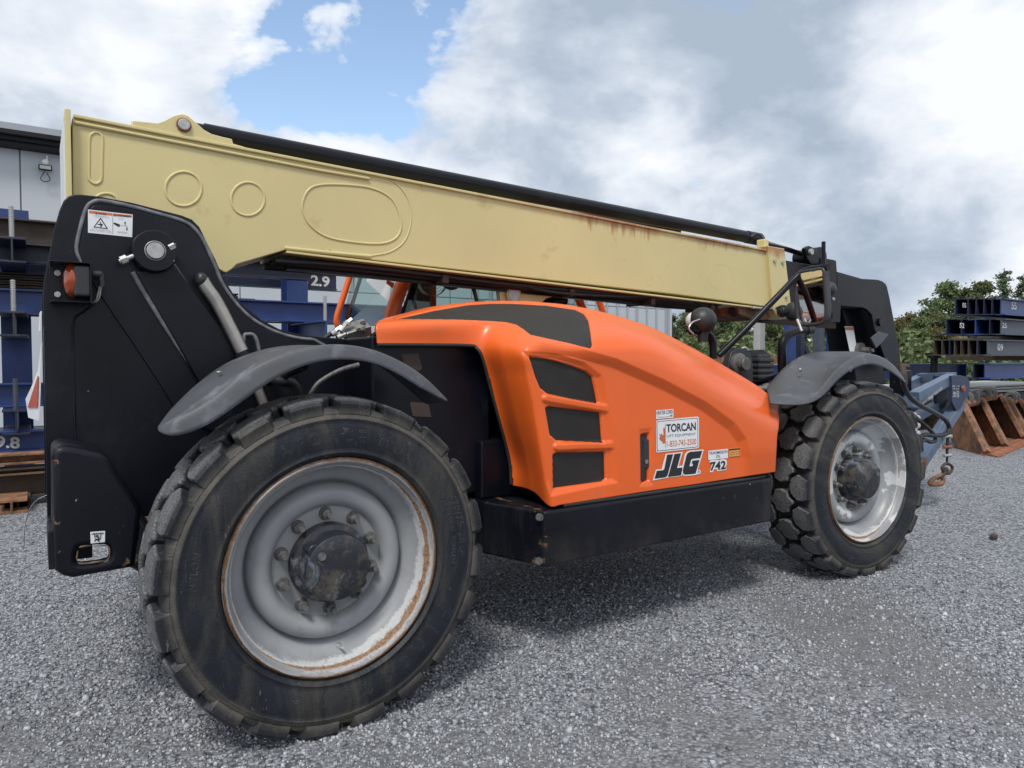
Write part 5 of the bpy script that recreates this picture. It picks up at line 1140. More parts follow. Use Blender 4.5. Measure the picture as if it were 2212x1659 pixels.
# ------------------------------------------------------------------ jib attachment on the boom head
J = thing('jib_attachment', 'blue steel lifting jib hooked onto the boom head with a black hose and cable', 'lifting jib', tuple(P(1990, 930, Y=1.2)))
def bar(a, b, w, h, m='jib_blue', name='jib_bar', up=(0, 0, 1)):
    s = MB(); s.beam(a, b, w, h, up); return s.build(name, M[m], J, bevel=0.006)
bar(P(1975, 858, Y=.92), P(2054, 817, Y=.98), .09, .10); bar(P(1940, 842, Y=1.5), P(1998, 815, Y=1.5), .09, .10); bar(P(1990, 817, Y=1.5), P(2056, 815, Y=1.0), .10, .10)
bar(P(1962, 868, Y=.95), P(1985, 872, Y=.95), .1, .10); bar(P(1975, 903, Y=1.05), P(2030, 872, Y=1.1), .08, .08); bar(P(2072, 872, Y=1.0), P(1984, 1002, Y=.78), .10, .105); bar(P(1940, 865, Y=1.5), P(1970, 860, Y=.95), .08, .08, 'navy')
bar(P(2020, 866, Y=1.4), P(2062, 868, Y=1.0), .06, .05, 'rust'); bar(P(1945, 800, Y=1.2), P(1945, 900, Y=1.2), .16, .12, 'black')
kp = [(2049, 812), (2070, 811), (2081, 814), (2088, 824), (2088, 842), (2084, 856), (2074, 868), (2070, 880), (2060, 888), (2050, 868)]
plate('jib_end_plate', [tr(kp, .93)], .90, .93, M['navy'], J, .003)
plate('jib_end_plate', [tr(kp, .93)], 1.05, 1.08, M['navy'], J, .003)
c = P(2079, 839, Y=.895); s = MB(); s.cyl(c, c + Vector((0, -.02, 0)), .03, n=6); s.build('jib_bolt', M['rust_bright'], J, smooth=30)
c = P(2035, 848, Y=1.2); s = MB(); s.cyl(c + Vector((-.03, -.12, 0)), c + Vector((-.03, -.10, 0)), .085, n=24); s.cyl(c + Vector((-.03, .1, 0)), c + Vector((-.03, .12, 0)), .085, n=24); s.cyl(c + Vector((-.03, -.12, 0)), c + Vector((-.03, .12, 0)), .04, n=16); s.build('winch_drum', M['zinc'], J, smooth=30)
s = MB(); s.cyl(P(1975, 998, Y=.78), P(1990, 1000, Y=.78), .07, n=4); s.build('foot', M['rust'], J)
for sgn, (A, B) in enumerate((((1993, 871), (2035, 838)), ((2022, 941), (2040, 905)))):
    text_on('lettering', 'IF YOU CANNOT READ STOP' if sgn == 0 else 'DO NOT STAND', P(A[0], A[1] + 4, Y=.855), P(B[0], B[1] + 4, Y=.885), P(A[0], A[1] - 3, Y=.855), M['stencil'], J)
text_on('lettering', 'JIB 12', P(2058, 858, Y=.897), P(2056, 832, Y=.897), P(2065, 858, Y=.897), M['stencil'], J); text_on('lettering', 'MAX 2 T', P(2066, 858, Y=.897), P(2066, 832, Y=.897), P(2072, 858, Y=.897), M['stencil'], J)
s = MB(); s.tube([P(a, b, Y=y) for a, b, y in ((1950, 815, .5), (1955, 838, .5), (1966, 858, .5), (1986, 874, .5), (2012, 888, .55), (2033, 900, .6), (2047, 914, .6), (2050, 928, .6), (2042, 938, .6), (2020, 941, .6), (2000, 939, .6), (1990, 944, .6), (1987, 955, .6))], .020, 10, 5)
s.build('hydraulic_hose', M['rubber'], J, smooth=60)
s = MB(); s.tube([P(a, b, Y=y) for a, b, y in ((1966, 890, .7), (1990, 912, .62), (2008, 928, .6), (2019, 942, .6), (2020, 952, .6), (2010, 955, .6), (1998, 950, .6), (1990, 955, .6))], .017, 10, 5); s.build('hydraulic_hose', M['rubber'], J, smooth=60)
s = MB()
for k in range(9): c = P(1974 + 8 * math.sin(k * 2.1), 898 + k * 5.5, Y=.85); s.sphere(c, .045, 10, 6, (1, .6, .7))
s.build('chain_heap', M['galv'], J, smooth=60)
s = MB(); s.tube([P(1948, 790, Y=.75), P(1951, 810, Y=.72), P(1953, 830, Y=.72)], .03, 10, 4); s.tube([P(1942, 788, Y=.8), P(1962, 792, Y=.8)], .02, 8, 1); s.build('hose_fitting', M['rust_dark'], J, smooth=60)
# hook on its wire rope
K = thing('lifting_hook', 'rusty swivel hook on a short clamped wire rope hanging from the blue jib', 'hook', tuple(P(2036, 1040, Y=.8)))
s = MB(); s.tube([P(2047, 905, Y=.8), P(2047, 935, Y=.8), P(2045, 975, Y=.8), P(2046, 1005, Y=.8)], .010, 8, 4); s.tube([P(2049, 920, Y=.8), P(2049, 945, Y=.8), P(2047, 975, Y=.8), P(2046, 1003, Y=.8)], .008, 8, 4); s.build('wire_rope', M['rubber'], K, smooth=60)
for y in (942, 965, 983):
    s = MB(); s.cyl(P(2039, y + 1, Y=.79), P(2055, y, Y=.79), .012, n=10); s.cyl(P(2040, y - 3, Y=.8), P(2040, y + 4, Y=.8), .018, n=8); s.cyl(P(2053, y - 3, Y=.8), P(2053, y + 4, Y=.8), .018, n=8); s.build('rope_clip', M['rust_bright'] if y == 965 else M['zinc'], K, smooth=30)
s = MB(); s.tube([P(a, b, Y=.8) for a, b in ((2046, 1001), (2055, 1006), (2057, 1013), (2051, 1022), (2042, 1022), (2035, 1013), (2038, 1005))], .013, 10, 4, cyc=True); s.build('ring', M['rust_dark'], K, smooth=60)
s = MB(); s.sphere(P(2043, 1015, Y=.8), .028, 12, 8); s.tube([P(2043, 1018, Y=.8), P(2036, 1026, Y=.8), P(2025, 1032, Y=.8)], .022, 10, 3); s.build('swivel', M['rust_dark'], K, smooth=60)
s = MB(); s.tube([P(a, b, Y=.8) for a, b in ((2034, 1026), (2022, 1031), (2011, 1039), (2010, 1045), (2020, 1046), (2031, 1045), (2037, 1040), (2036, 1032))], lambda t: .016 + .008 * math.sin(t * 3.1), 10, 4, cyc=True); s.build('hook_body', M['rust'], K, smooth=60)

# ------------------------------------------------------------------ the steel building behind
WYB = 14.0
B = thing('steel_building', 'long pale grey metal clad building with a dark roof edge behind the racks', 'building', (0, WYB, 0))
wx0 = P(1447, 700, Y=WYB).x
topz = P(0, 318, Y=WYB).z
s = MB(); s.box((-12, WYB + .05, 0), (wx0 - .02, WYB + 14, topz + 0.5)); s.build('building_core', M['wall2'], B)
xs = P(43, 350, Y=WYB).x; pw = P(132, 350, Y=WYB).x - xs
bm_ = MB(); bm_.box((0.012, WYB, P(0, 520, Y=WYB).z - 0.6), (pw - 0.012, WYB + .04, topz)); pan = bm_.build('wall_panel', M['wall'], B, bevel=.006)
x = xs - 12 * pw; first = True; kk = 0
while x < wx0 - pw:
    o = pan if kk == 0 else pan.copy()
    if kk: COL.objects.link(o)
    o.location.x = x; x += pw; kk += 1
bm_ = MB(); zlow = P(0, 520, Y=WYB).z - 0.62; bm_.box((0.012, WYB, 0.1), (2 * pw - 0.012, WYB + .04, zlow)); pan = bm_.build('lower_wall_panel', M['wall'], B, bevel=.006)
x = xs - 12 * pw; kk = 0
while x < wx0 - 2 * pw:
    o = pan if kk == 0 else pan.copy()
    if kk: COL.objects.link(o)
    o.location.x = x; x += 2 * pw; kk += 1
x = 9.0; rb = MB(); rb.box((0, WYB - .05, 0.1), (0.045, WYB - .001, topz)); rib = rb.build('wall_rib', M['wall2'], B, bevel=.01); rib.location.x = x; x += .42
while x < wx0 - .05:
    o = rib.copy(); COL.objects.link(o); o.location.x = x; x += .42
s = MB(); s.box((-12, WYB - .25, topz), (wx0 + .1, WYB + .3, topz + .09)); s.box((-12, WYB - .32, topz + .09), (wx0 + .15, WYB + .3, topz + .17)); s.box((-12, WYB - .42, topz + .17), (wx0 + .2, WYB + 15, topz + .26)); s.build('roof_edge', M['fascia'], B, bevel=.01)
s = MB(); s.box((wx0 - .06, WYB - .07, 0.1), (wx0 + .02, WYB + .06, topz)); s.build('corner_trim', M['wall'], B)
c = P(98, 361, Y=WYB - .15)
FL = thing('flood_light', 'small black flood light with a dangling wire high on the pale wall', 'light', tuple(c))
s = MB(); s.box((c.x - .11, c.y, c.z - .055), (c.x + .11, c.y + .06, c.z + .045)); s.build('lamp_housing', M['fascia'], FL, bevel=.01)
s = MB(); s.box((c.x - .09, c.y - .004, c.z - .035), (c.x + .09, c.y - .001, c.z + .03)); s.build('lamp_glass', M['galv'], FL)
s = MB(); q = c + Vector((0, .03, .10)); s.sphere(q, .06, 16, 10, (1, .6, 1)); s.cyl(q + Vector((.03, .05, .0)), q + Vector((.03, .05, .14)), .02, n=10); s.build('mount', M['white'], FL, smooth=60)
s = MB(); s.tube([c + Vector(v) for v in ((0, .02, -.05), (-.04, .03, -.13), (-.08, .03, -.22), (-.03, .03, -.27), (.05, .03, -.25), (.07, .03, -.2), (.02, .03, -.1))], .008, 6, 5); s.build('wire', M['rubber'], FL, smooth=60)

# ------------------------------------------------------------------ rolled sections: web, two flanges
def ibeam_x(x0, x1, yc, z0, h, w, t=0.016, ft=0.02):
    s = MB(); s.box((x0, yc - t / 2, z0 + ft), (x1, yc + t / 2, z0 + h - ft)); s.box((x0, yc - w / 2, z0), (x1, yc + w / 2, z0 + ft - .0005)); s.box((x0, yc - w / 2, z0 + h - ft + .0005), (x1, yc + w / 2, z0 + h)); return s
def ibeam_y(y0, y1, xc, z0, h, w, t=0.016, ft=0.02):
    s = MB(); s.box((xc - t / 2, y0, z0 + ft), (xc + t / 2, y1, z0 + h - ft)); s.box((xc - w / 2, y0, z0), (xc + w / 2, y1, z0 + ft - .0005)); s.box((xc - w / 2, y0, z0 + h - ft + .0005), (xc + w / 2, y1, z0 + h)); return s
def ibeam_z(z0, z1, xc, yc, w, d, t=0.016, ft=0.02):
    s = MB(); s.box((xc - t / 2, yc - d / 2 + ft, z0), (xc + t / 2, yc + d / 2 - ft, z1)); s.box((xc - w / 2, yc - d / 2, z0), (xc + w / 2, yc - d / 2 + ft - .0005, z1)); s.box((xc - w / 2, yc + d / 2 - ft + .0005, z0), (xc + w / 2, yc + d / 2, z1)); return s

# ---- left storage rack
RY = 7.0
RK = thing('steel_storage_rack', 'blue cantilever rack of tall columns and short arms in front of the building', 'storage rack', (0.5, RY, 0))
c1 = P(33, 600, Y=RY).x; c2 = P(636, 650, Y=RY).x
zt = P(30, 500, Y=RY).z
levels = [P(30, 512, Y=5.75).z, P(30, 672, Y=5.75).z, P(30, 886, Y=5.75).z]
for ci, cx_ in enumerate((c1, c2, c1 - 3.1)):
    ibeam_z(0.12, 3.0, cx_, RY, .27, .30).build('column', M['blue'], RK, bevel=.004)
    ibeam_y(5.5, RY + .6, cx_, 0.0, .12, .2).build('foot_beam', M['rust_dark'], RK)
    for li_, z in enumerate(levels):
        if ci == 1 and li_ == 0: continue
        zz = z - (0.0 if li_ else 0.0)
        a = ibeam_y(5.75, RY - .155, cx_, zz - .24, .24, .22).build('arm', M['blue_dark'] if li_ != 1 or ci == 0 else M['blue'], RK, bevel=.003)
        s = MB(); s.cyl((cx_ + .0, 5.80, zz), (cx_ + .0, 5.80, zz + .30), .018, n=10)
        for k in range(14): s.lathe([(0.018, 0), (0.022, 0)], 8) if False else s.cyl((cx_, 5.80, zz + .012 + k * .021), (cx_, 5.80, zz + .020 + k * .021), .023, n=8)
        s.build('stop_bar', M['galv'] if li_ != 2 else M['blue_grey'], RK, smooth=30)
def long_beam(x0, x1, y, z0, h, w, m, label, grp=None, name='steel_beam'):
    o = ibeam_x(x0, x1, y, z0, h, w).build(name, M[m], None, bevel=.003); tag(o, label, 'steel beam', grp); return o
L1, L2, L3 = levels
long_beam(-5, 4.6, 6.35, L2 + .003, .25, .17, 'blue', 'long blue I-beam on the middle arms of the left rack, running behind the cab')
long_beam(-5, 3.9, 6.72, L2 + .003, .16, .15, 'rust_dark', 'rusty dark beam behind the long blue one on the left rack')
long_beam(-5, 0.2, 6.3, L3 + .003, .24, .17, 'blue', 'blue I-beam on the lowest arms at the left rack, left of the machine')
long_beam(-5, 2.1, 6.35, L1 + .003, .26, .18, 'rust_dark', 'topmost heavy brown beam on the left rack under the pale wall')
for k in range(4): long_beam(-5, 1.4 - .2 * k, 6.72, L1 - .26 - .0 + k * .055 - .2, .05, .2, 'rust_dark', ['lowest', 'second lowest', 'second highest', 'highest'][k] + ' thin dark channel in the bundle behind the left rack\'s column', 'thin channels in the rack', 'steel_channel')
z129 = P(690, 626, Y=RY + .32).z
o = long_beam(-4.6, P(727, 600, Y=RY + .32).x, RY + .34, z129, .27, .1, 'blue_dark', 'dark blue beam with white 12.9 painted near its end, behind the second rack column')
text_on('lettering', '12.9', P(660, 616, Y=RY + .325), P(712, 621, Y=RY + .325), P(660, 592, Y=RY + .325), M['stencil'], o, offset=.03)
long_beam(-4.6, 2.0, 6.4, P(560, 600, Y=6.4).z, .22, .15, 'blue_dark', 'dark blue beam just under the boom, left of the beam marked 12.9')
zz = P(60, 974, Y=5.95).z
o = long_beam(-5, 2.4, 5.95, zz, .21, .17, 'blue', 'blue I-beam with 9.8 painted in white, lowest blue beam left of the machine')
text_on('lettering', '9.8', P(-10, 967, Y=5.932), P(43, 970, Y=5.932), P(-10, 941, Y=5.932), M['stencil'], o, offset=.03)
for k, (y0_, h, m, lab) in enumerate(((1000, .10, 'rust', 'upper rusty flat beam under the 9.8 beam'), (1024, .07, 'wood', 'timber-coloured flat bar between two rusty beams low on the left'), (1075, .28, 'rust_dark', 'deep rusty beam lowest in the pile at the left edge'))):
    long_beam(-5, 2.0, 5.7 + .04 * k, P(50, y0_, Y=5.7).z, h, .2, m, lab)
ibeam_y(5.3, 7.6, P(25, 1110, Y=5.3).x, 0.0, P(25, 1078, Y=5.3).z - .01, .24).build('support_beam', M['rust'], RK)
s = MB(); s.tube([P(104, 1068, Y=1.1), P(78, 1082, Y=1.1), P(62, 1105, Y=1.1), P(53, 1145, Y=1.1), P(52, 1180, Y=1.1)], .0016, 6, 6); tag(s.build('loose_wire', M['steel'], None, smooth=60), 'thin bent wire sticking out behind the black counterweight', 'wire')

# ---- right beam stacks: each beam a thing
RX = 14.3
def stack_beam(px_end, py_top, py_bot, X, m, label, num=None, npos=None, length=9, w=None, Yn=None, grp='steel beams stacked at the right'):
    a = P(px_end, py_top, X=X); b = P(px_end, py_bot, X=X)
    h = a.z - b.z
    o = ibeam_x(X, X + length, a.y + w / 2, b.z, h, w, .02, .022).build('steel_beam', M[m], None); tag(o, label, 'steel beam', grp)
    if num:
        yy = a.y + w / 2 - .0105
        text_on('lettering', num, P(npos[0], npos[1], Y=yy), P(npos[2], npos[1] + 1, Y=yy), P(npos[0], npos[3], Y=yy), M['stencil'], o, offset=.02)
    return o
def ywid(pa, pb, X, py): return P(pa, py, X=X).y - P(pb, py, X=X).y
def row(pxs, X, yt, yb, mats, labels, nums):
    for k in range(len(pxs) - 1):
        w = ywid(pxs[k], pxs[k + 1], X, (yt + yb) / 2); n = nums[k]
        o = stack_beam(pxs[k + 1], yt, yb, X, mats[k], labels[k], n[0] if n else None, n[1] if n else None, w=w * .985)
row([2047, 2082, 2100, 2117, 2134, 2152, 2172], 15.0, 644, 680, ['blue_dark'] * 5 + ['blue'],
    ['farthest beam of the top row, dark open end at the left', 'second farthest beam of the top row, numbered 50', 'third beam of the top row with a rust-edged dark end', 'middle dark beam of the top row', 'dark beam next to the near one in the top row', 'nearest beam of the top row, blue with a white 55'],
    [None, ('05', (2079, 664, 2087, 654)), None, None, None, ('55', (2185, 668, 2196, 652))])
row([2026, 2064, 2090, 2124, 2152, 2172], 14.2, 688, 723, ['blue_dark', 'blue_dark', 'blue', 'blue_dark', 'blue_grey'],
    ['farthest beam of the second row, blue at its open end', 'second row beam left of the one marked 52', 'second row beam showing a white 52', 'narrow dark second row beam beside the near grey one', 'nearest second row beam, weathered grey with a faded 25'],
    [None, None, ('52', (2073, 708, 2083, 697)), None, ('25', (2165, 708, 2175, 697))])
row([2009, 2026, 2044, 2058, 2066, 2086, 2098, 2124, 2142], 13.5, 733, 768, ['rust_dark', 'rust_dark', 'blue_dark', 'rust_dark', 'rust_dark', 'rust_dark', 'blue_dark', 'blue_grey'],
    ['farthest rust-brown beam of the third row', 'second brown beam from the far end of the third row', 'third beam from the far end of the third row, dark blue inside', 'slim bent-looking beam in the middle of the third row', 'wide dark brown beam in the middle of the third row', 'slim brown beam right of the middle of the third row', 'dark blue beam beside the grey near one in the third row', 'nearest third row beam, grey-blue with a white 09'],
    [None, None, None, None, None, None, None, ('09', (2155, 757, 2167, 742))])
row([2090, 2115, 2140], 11.5, 784, 819, ['blue_dark', 'blue'], ['brown-edged beam at the fourth row, just left of its bright blue neighbour', 'bright blue beam of the fourth row running out of the picture'], [None, None])
o = ibeam_x(7.6, P(2088, 800, Y=5.4).x, 5.4, P(2000, 818, Y=5.4).z, .33, .25).build('steel_beam', M['blue'], None); tag(o, 'blue beam with a stiffener plate ending behind the jib', 'steel beam', 'steel beams stacked at the right')
s = MB(); xe = P(2075, 800, Y=5.4).x; s.box((xe, 5.28, P(2000, 818, Y=5.4).z + .022), (xe + .015, 5.39, P(2000, 818, Y=5.4).z + .305)); s.build('stiffener', M['blue'], o)
# supports between the rows
for k, (X, py, z) in enumerate(((16.0, 683, 0), (15.5, 727, 0), (14.5, 771, 0))):
    s = MB(); q = P(2150, py, X=X); s.box((X + 1.5, q.y - .1, q.z - .07), (X + 1.7, q.y + 1.6, q.z + .02)); tag(s.build('timber_bearer', M['wood'], None), ['timber bearer under the top row of beams', 'timber bearer under the second row of beams', 'timber bearer under the third row of beams'][k], 'timber')
for k in range(3):
    q = P(2085 - 0, 826 + 8 * k, Y=4.6); z = P(2090, 838 + 5 * k, Y=4.6).z
    s = MB(); s.box((9.8 - .2 * k, 4.5 - .1 * k, z), (20, 6.2, z + .035)); tag(s.build('steel_sheet', M['galv'], None, bevel=.004), ['upper pale flat steel sheet on the low pile at the right', 'middle pale flat steel sheet of the low pile', 'lowest pale flat steel sheet resting on the deep blue beam'][k], 'steel sheet', 'flat steel sheets')
za = P(2090, 852, Y=4.5).z; zb = P(2120, 886, Y=4.5).z
o = ibeam_x(9.4, 20, 4.6, zb, za - zb - .01, .3).build('steel_beam', M['navy'], None); tag(o, 'deep dark blue beam on the gravel behind the rusty buckets', 'steel beam', 'steel beams stacked at the right')
for k, X in enumerate((10.5, 14.0, 17.5)):
    s = MB(); s.box((X, 4.3, 0), (X + .2, 5.6, zb - .002)); tag(s.build('timber_bearer', M['wood'], None), ['left timber bearer under the deep blue beam', 'middle timber bearer under the deep blue beam', 'right timber bearer under the deep blue beam'][k], 'timber')
# stack posts that carry the rows
for k, (X, Y) in enumerate(((17.2, 5.0), (20.5, 5.0), (17.2, 3.9))):
    pass

# ---- digger buckets
def bucket(origin, du, dv, w, label, scale=1.0):
    """origin: front-left lip corner; du: direction of the width; dv: direction towards the back"""
    o_ = Vector(origin); du = Vector(du).normalized(); dv = Vector(dv).normalized(); Z = Vector((0, 0, 1))
    root = thing('digger_bucket', label, 'bucket', tuple(o_))
    prof = [(0.0, 0.02), (.18, 0.0), (.60, 0.0), (.95, .03), (1.22, .16), (1.34, .36), (1.32, .55), (1.20, .70), (1.00, .80), (.78, .83)]
    prof = [(a * scale, b * scale) for a, b in prof]
    side = prof
    def pt(a, b, u): return o_ + dv * a + Z * b + du * u
    for u0 in (0.0, w - .025):
        s = MB(); v = [pt(a, b, u0) for a, b in side] + [pt(a, b, u0 + .025) for a, b in side]; n = len(side)
        s.add(v, [tuple(range(n - 1, -1, -1)), tuple(range(n, 2 * n))] + [(i, (i + 1) % n, n + (i + 1) % n, n + i) for i in range(n)]); s.build('side_plate', M['rust'], root)
        s = MB(); s.beam(pt(side[0][0] + .0, side[0][1] + .03, u0 + .0125), pt(side[-1][0], side[-1][1], u0 + .0125), .06, .13, du); s.build('side_cutter', M['rust'], root, bevel=.004)
    s = MB(); sh_ = prof; cr_ = [Vector((a, b, 0)) for a, b in sh_]; cr_ = crom(cr_, 3); n = len(cr_)
    v = [pt(q.x, q.y, .02) for q in cr_] + [pt(q.x, q.y, w - .02) for q in cr_]; v += [pt(q.x + (0.0), q.y, .02) for q in cr_]
    s.v = [tuple(q) for q in v[:2 * n]]; s.f = [(i, i + 1, n + i + 1, n + i) for i in range(n - 1)]
    o = s.build('shell', M['rust'], root, smooth=60); b = o.modifiers.new('thick', 'SOLIDIFY'); b.thickness = .02; b.offset = 0
    s = MB(); s.beam(pt(.02, .015, -.01), pt(.02, .015, w + .01), .16, .03); s.build('cutting_edge', M['rust_bright'], root, bevel=.004)
    nt = max(4, int(w / .13))
    for k in range(nt):
        u = w * (k + .5) / nt; s = MB(); a = pt(-.04, .02, u); b_ = pt(-.24, .012, u + .02)
        s.beam(a, b_, .085, .045); s.v[4:8] = [tuple(b_ + (Vector(q) - b_) * .45) for q in s.v[4:8]]; s.build('tooth', M['rust_bright'], root, bevel=.004)
    for u in (w * .32, w * .62):
        ec = pt(.92 * scale, .93 * scale, u); s = MB(); s.cyl(ec - du * .03, ec + du * .03, .10, n=24); s.beam(pt(.92 * scale, .76 * scale, u), pt(.92 * scale, .93 * scale, u), .06, .22, du)
        e = s.build('ear', M['nut'], root, smooth=35, bevel=.006)
        s = MB(); s.cyl(ec - du * .032, ec + du * .032, .045, n=16); s.build('ear_hole', M['ink'], root, smooth=30)
    s = MB(); s.cyl(pt(.9 * scale, .82 * scale, w * .2), pt(.9 * scale, .82 * scale, w * .78), .06, n=16); s.build('cross_tube', M['rust'], root, smooth=35)
    return root
f0 = P(2134, 985, Z=0); f1 = P(2172, 969, Z=0); bk = P(2012, 956, Z=0)
du = (f1 - f0); dv = (bk - f0); 
bucket(f0, du, dv, du.length, 'nearest rusty trenching bucket on the gravel, teeth to the front right', .84)
bucket(f1 + du * .03, du, dv, du.length * 1.25, 'second rusty bucket, right of the nearest one', .88)
bucket(f1 + du * 1.45 + dv.normalized() * -.1, du, dv, .9, 'rusty bucket at the right edge of the picture, partly cut off', .75)
s = MB()
for k in range(3): s.tube([P(2185 + 3 * k, 925, Y=3.2), P(2200, 938 + 4 * k, Y=3.1), P(2215, 948 + 3 * k, Y=3.1), P(2240, 950, Y=3.1)], .035, 8, 4)
tag(s.build('hose_coil', M['rubber'], None, smooth=60), 'black hoses lying on the gravel behind the rusty buckets at the right edge', 'hoses')

# ---- things seen between machine and trees
MRK = thing('blue_beam_frame', 'blue welded frame with crossed braces standing behind the front fender', 'steel frame', (9.5, 8, 0))
YB_ = 8.0
def fbar(a, b, w, m='blue', y=YB_, name='frame_member', w2=None): s = MB(); s.beam(P(*a, Y=y), P(*b, Y=y), w, w2 or w, (0, 1, 0)); return s.build(name, M[m], MRK, bevel=.006)
for (px, w, m, y0) in ((1706, .20, 'blue', 700), (1728, .16, 'blue_dark', 690), (1768, .20, 'blue_grey', 690), (1794, .16, 'blue', 690), (1815, .22, 'blue', 690), (1837, .14, 'blue_grey', 690), (1860, .16, 'blue', 690)):
    fbar((px, 640), (px, 900), w, m, name='frame_post')
fbar((1726, 735), (1764, 800), .12, 'blue_dark'); fbar((1808, 738), (1772, 800), .13, 'blue'); fbar((1846, 720), (1822, 800), .1, 'blue_dark'); fbar((1690, 790), (1860, 792), .18, 'blue_dark')
GP = MB(); q = P(1640, 780, Y=9.0); GP.box((q.x - .11, 8.9, 0), (q.x + .09, 9.1, P(1640, 690, Y=9).z)); tag(GP.build('steel_post', M['galv'], None, bevel=.01), 'bare grey steel post standing left of the blue frame', 'post')
o = ibeam_x(P(1545, 800, Y=7).x, P(1730, 800, Y=7).x + 1, 7.0, P(1600, 830, Y=7).z, .35, .2).build('steel_beam', M['blue_dark'], None); tag(o, 'dark blue beam lying behind the pump and under the brown plank', 'steel beam')
o = MB(); q0 = P(1540, 772, Y=9.5); q1 = P(1700, 772, Y=9.5); o.box((q0.x, 9.4, P(1600, 784, Y=9.5).z), (q1.x, 9.9, P(1600, 770, Y=9.5).z)); tag(o.build('brown_plank', M['rust'], None), 'rust-brown plank lying level behind the mirror arm', 'plank')
o = MB(); o.box((q0.x, 9.2, P(1600, 800, Y=9.5).z), (q1.x + 3, 9.9, P(1600, 786, Y=9.5).z)); tag(o.build('pale_board', M['galv'], None), 'pale board lying under the rust-brown plank', 'board')
s = MB(); s.tube([P(1625, 770, Y=8.6), P(1615, 755, Y=8.6), P(1605, 752, Y=8.6), P(1590, 770, Y=8.6), P(1570, 800, Y=8.6)], .03, 8, 4); tag(s.build('bent_pipe', M['galv'], None, smooth=60), 'thin bent pipe leaning against the plank behind the pump', 'pipe')

# ---- vehicles far behind
def pickup(x, y, L_, col, label, rz=0):
    root = thing('parked_car', label, 'car', (x, y, 0)); root.rotation_euler.z = rz
    bodyz = [(0, .45), (.02, .95), (.5, 1.02), (1.15, 1.05), (1.6, 1.52), (2.9, 1.55), (3.5, 1.1), (4.4, 1.0), (4.5, .45)]
    k = L_ / 4.5
    me = curve_mesh([[(a * k, b) for a, b in bodyz]], .85, .06); me.transform(Matrix(((1, 0, 0, 0), (0, 0, -1, 0), (0, 1, 0, 0), (0, 0, 0, 1)))); me.materials.clear()
    o = bpy.data.objects.new('body', me); COL.objects.link(o); me.materials.append(col); o.parent = root
    me = curve_mesh([[(1.25 * k, 1.08), (1.65 * k, 1.45), (2.85 * k, 1.48), (3.3 * k, 1.1)]], .86, .0); me.transform(Matrix(((1, 0, 0, 0), (0, 0, -1, 0), (0, 1, 0, 0), (0, 0, 0, 1)))); me.materials.clear()
    o = bpy.data.objects.new('window', me); COL.objects.link(o); me.materials.append(M['windscreen']); o.parent = root
    for wx in (.9 * k, 3.5 * k):
        for yy in (-.8, .8):
            s = MB(); s.cyl((wx, yy - .1, .34), (wx, yy + .1, .34), .34, n=20); o = bpy.data.objects.new('car_wheel', None) if False else s.build('car_wheel', M['rubber'], None); o.parent = root
    return root
q = P(1975, 790, Y=12); pickup(q.x - 1, 16, 4.4, M['blue_grey'], 'dark car parked far off, left of the two behind the blue beams', .2)
q = P(2030, 790, Y=14); pickup(q.x - 3, 15.5, 4.6, M['navy'], 'dark car parked far off, right one of the two behind the blue beams', .1)
TX = 33.0; ty_ = P(2192, 775, X=TX).y
TR = thing('white_truck', 'white pickup truck parked far behind the stacked beams at the right', 'truck', (TX, ty_, 0))
s = MB(); s.box((TX, ty_ - 1.0, .55), (TX + 2.2, ty_ + 1.0, 1.22)); s.box((TX - .1, ty_ - .95, .5), (TX - .001, ty_ + .95, .75)); s.build('truck_body', M['white'], TR, bevel=.04)
s = MB(); s.box((TX + 2.21, ty_ - .95, .55), (TX + 4.2, ty_ + .95, 1.78)); s.build('truck_cab', M['white'], TR, bevel=.12, seg=3)
s = MB(); s.box((TX + 2.195, ty_ - .75, 1.28), (TX + 2.205, ty_ + .75, 1.66)); s.build('rear_glass', M['windscreen'], TR)
for yy in (-.85, .85):
    s = MB(); s.box((TX - .012, ty_ + yy - .09, .85), (TX - .001, ty_ + yy + .09, 1.15)); s.build('tail_light', M['red'], TR)
    for xx in (.9, 3.6): s = MB(); s.cyl((TX + xx, ty_ + yy * 1.1 - .12, .4), (TX + xx, ty_ + yy * 1.1 + .12, .4), .4, n=20); s.build('truck_wheel', M['rubber'], TR, smooth=40)
s = MB(); s.cyl(P(2018, 792, X=14.5), P(2018, 768, X=14.5), .07, n=12); s.cyl(P(2018, 766, X=14.5), P(2018, 762, X=14.5), .16, n=16); s.cyl(P(2018, 774, X=14.5), P(2018, 769, X=14.5), .13, n=16); s.cyl((P(2018, 792, X=14.5).x, P(2018, 792, X=14.5).y, 0), P(2018, 792, X=14.5), .07, n=12); tag(s.build('pipe_vent', M['black'], None, smooth=35), 'short black capped pipe standing behind the blue beam', 'pipe')
rk_ = MB(); c = P(2146, 1165, Z=0.0); rk_.sphere((c.x, c.y, .02), .035, 7, 5, (1.2, .8, .8)); tag(rk_.build('dark_stone', M['rust_dark'], None), 'single dark stone lying on the gravel right of the front wheel', 'stone')

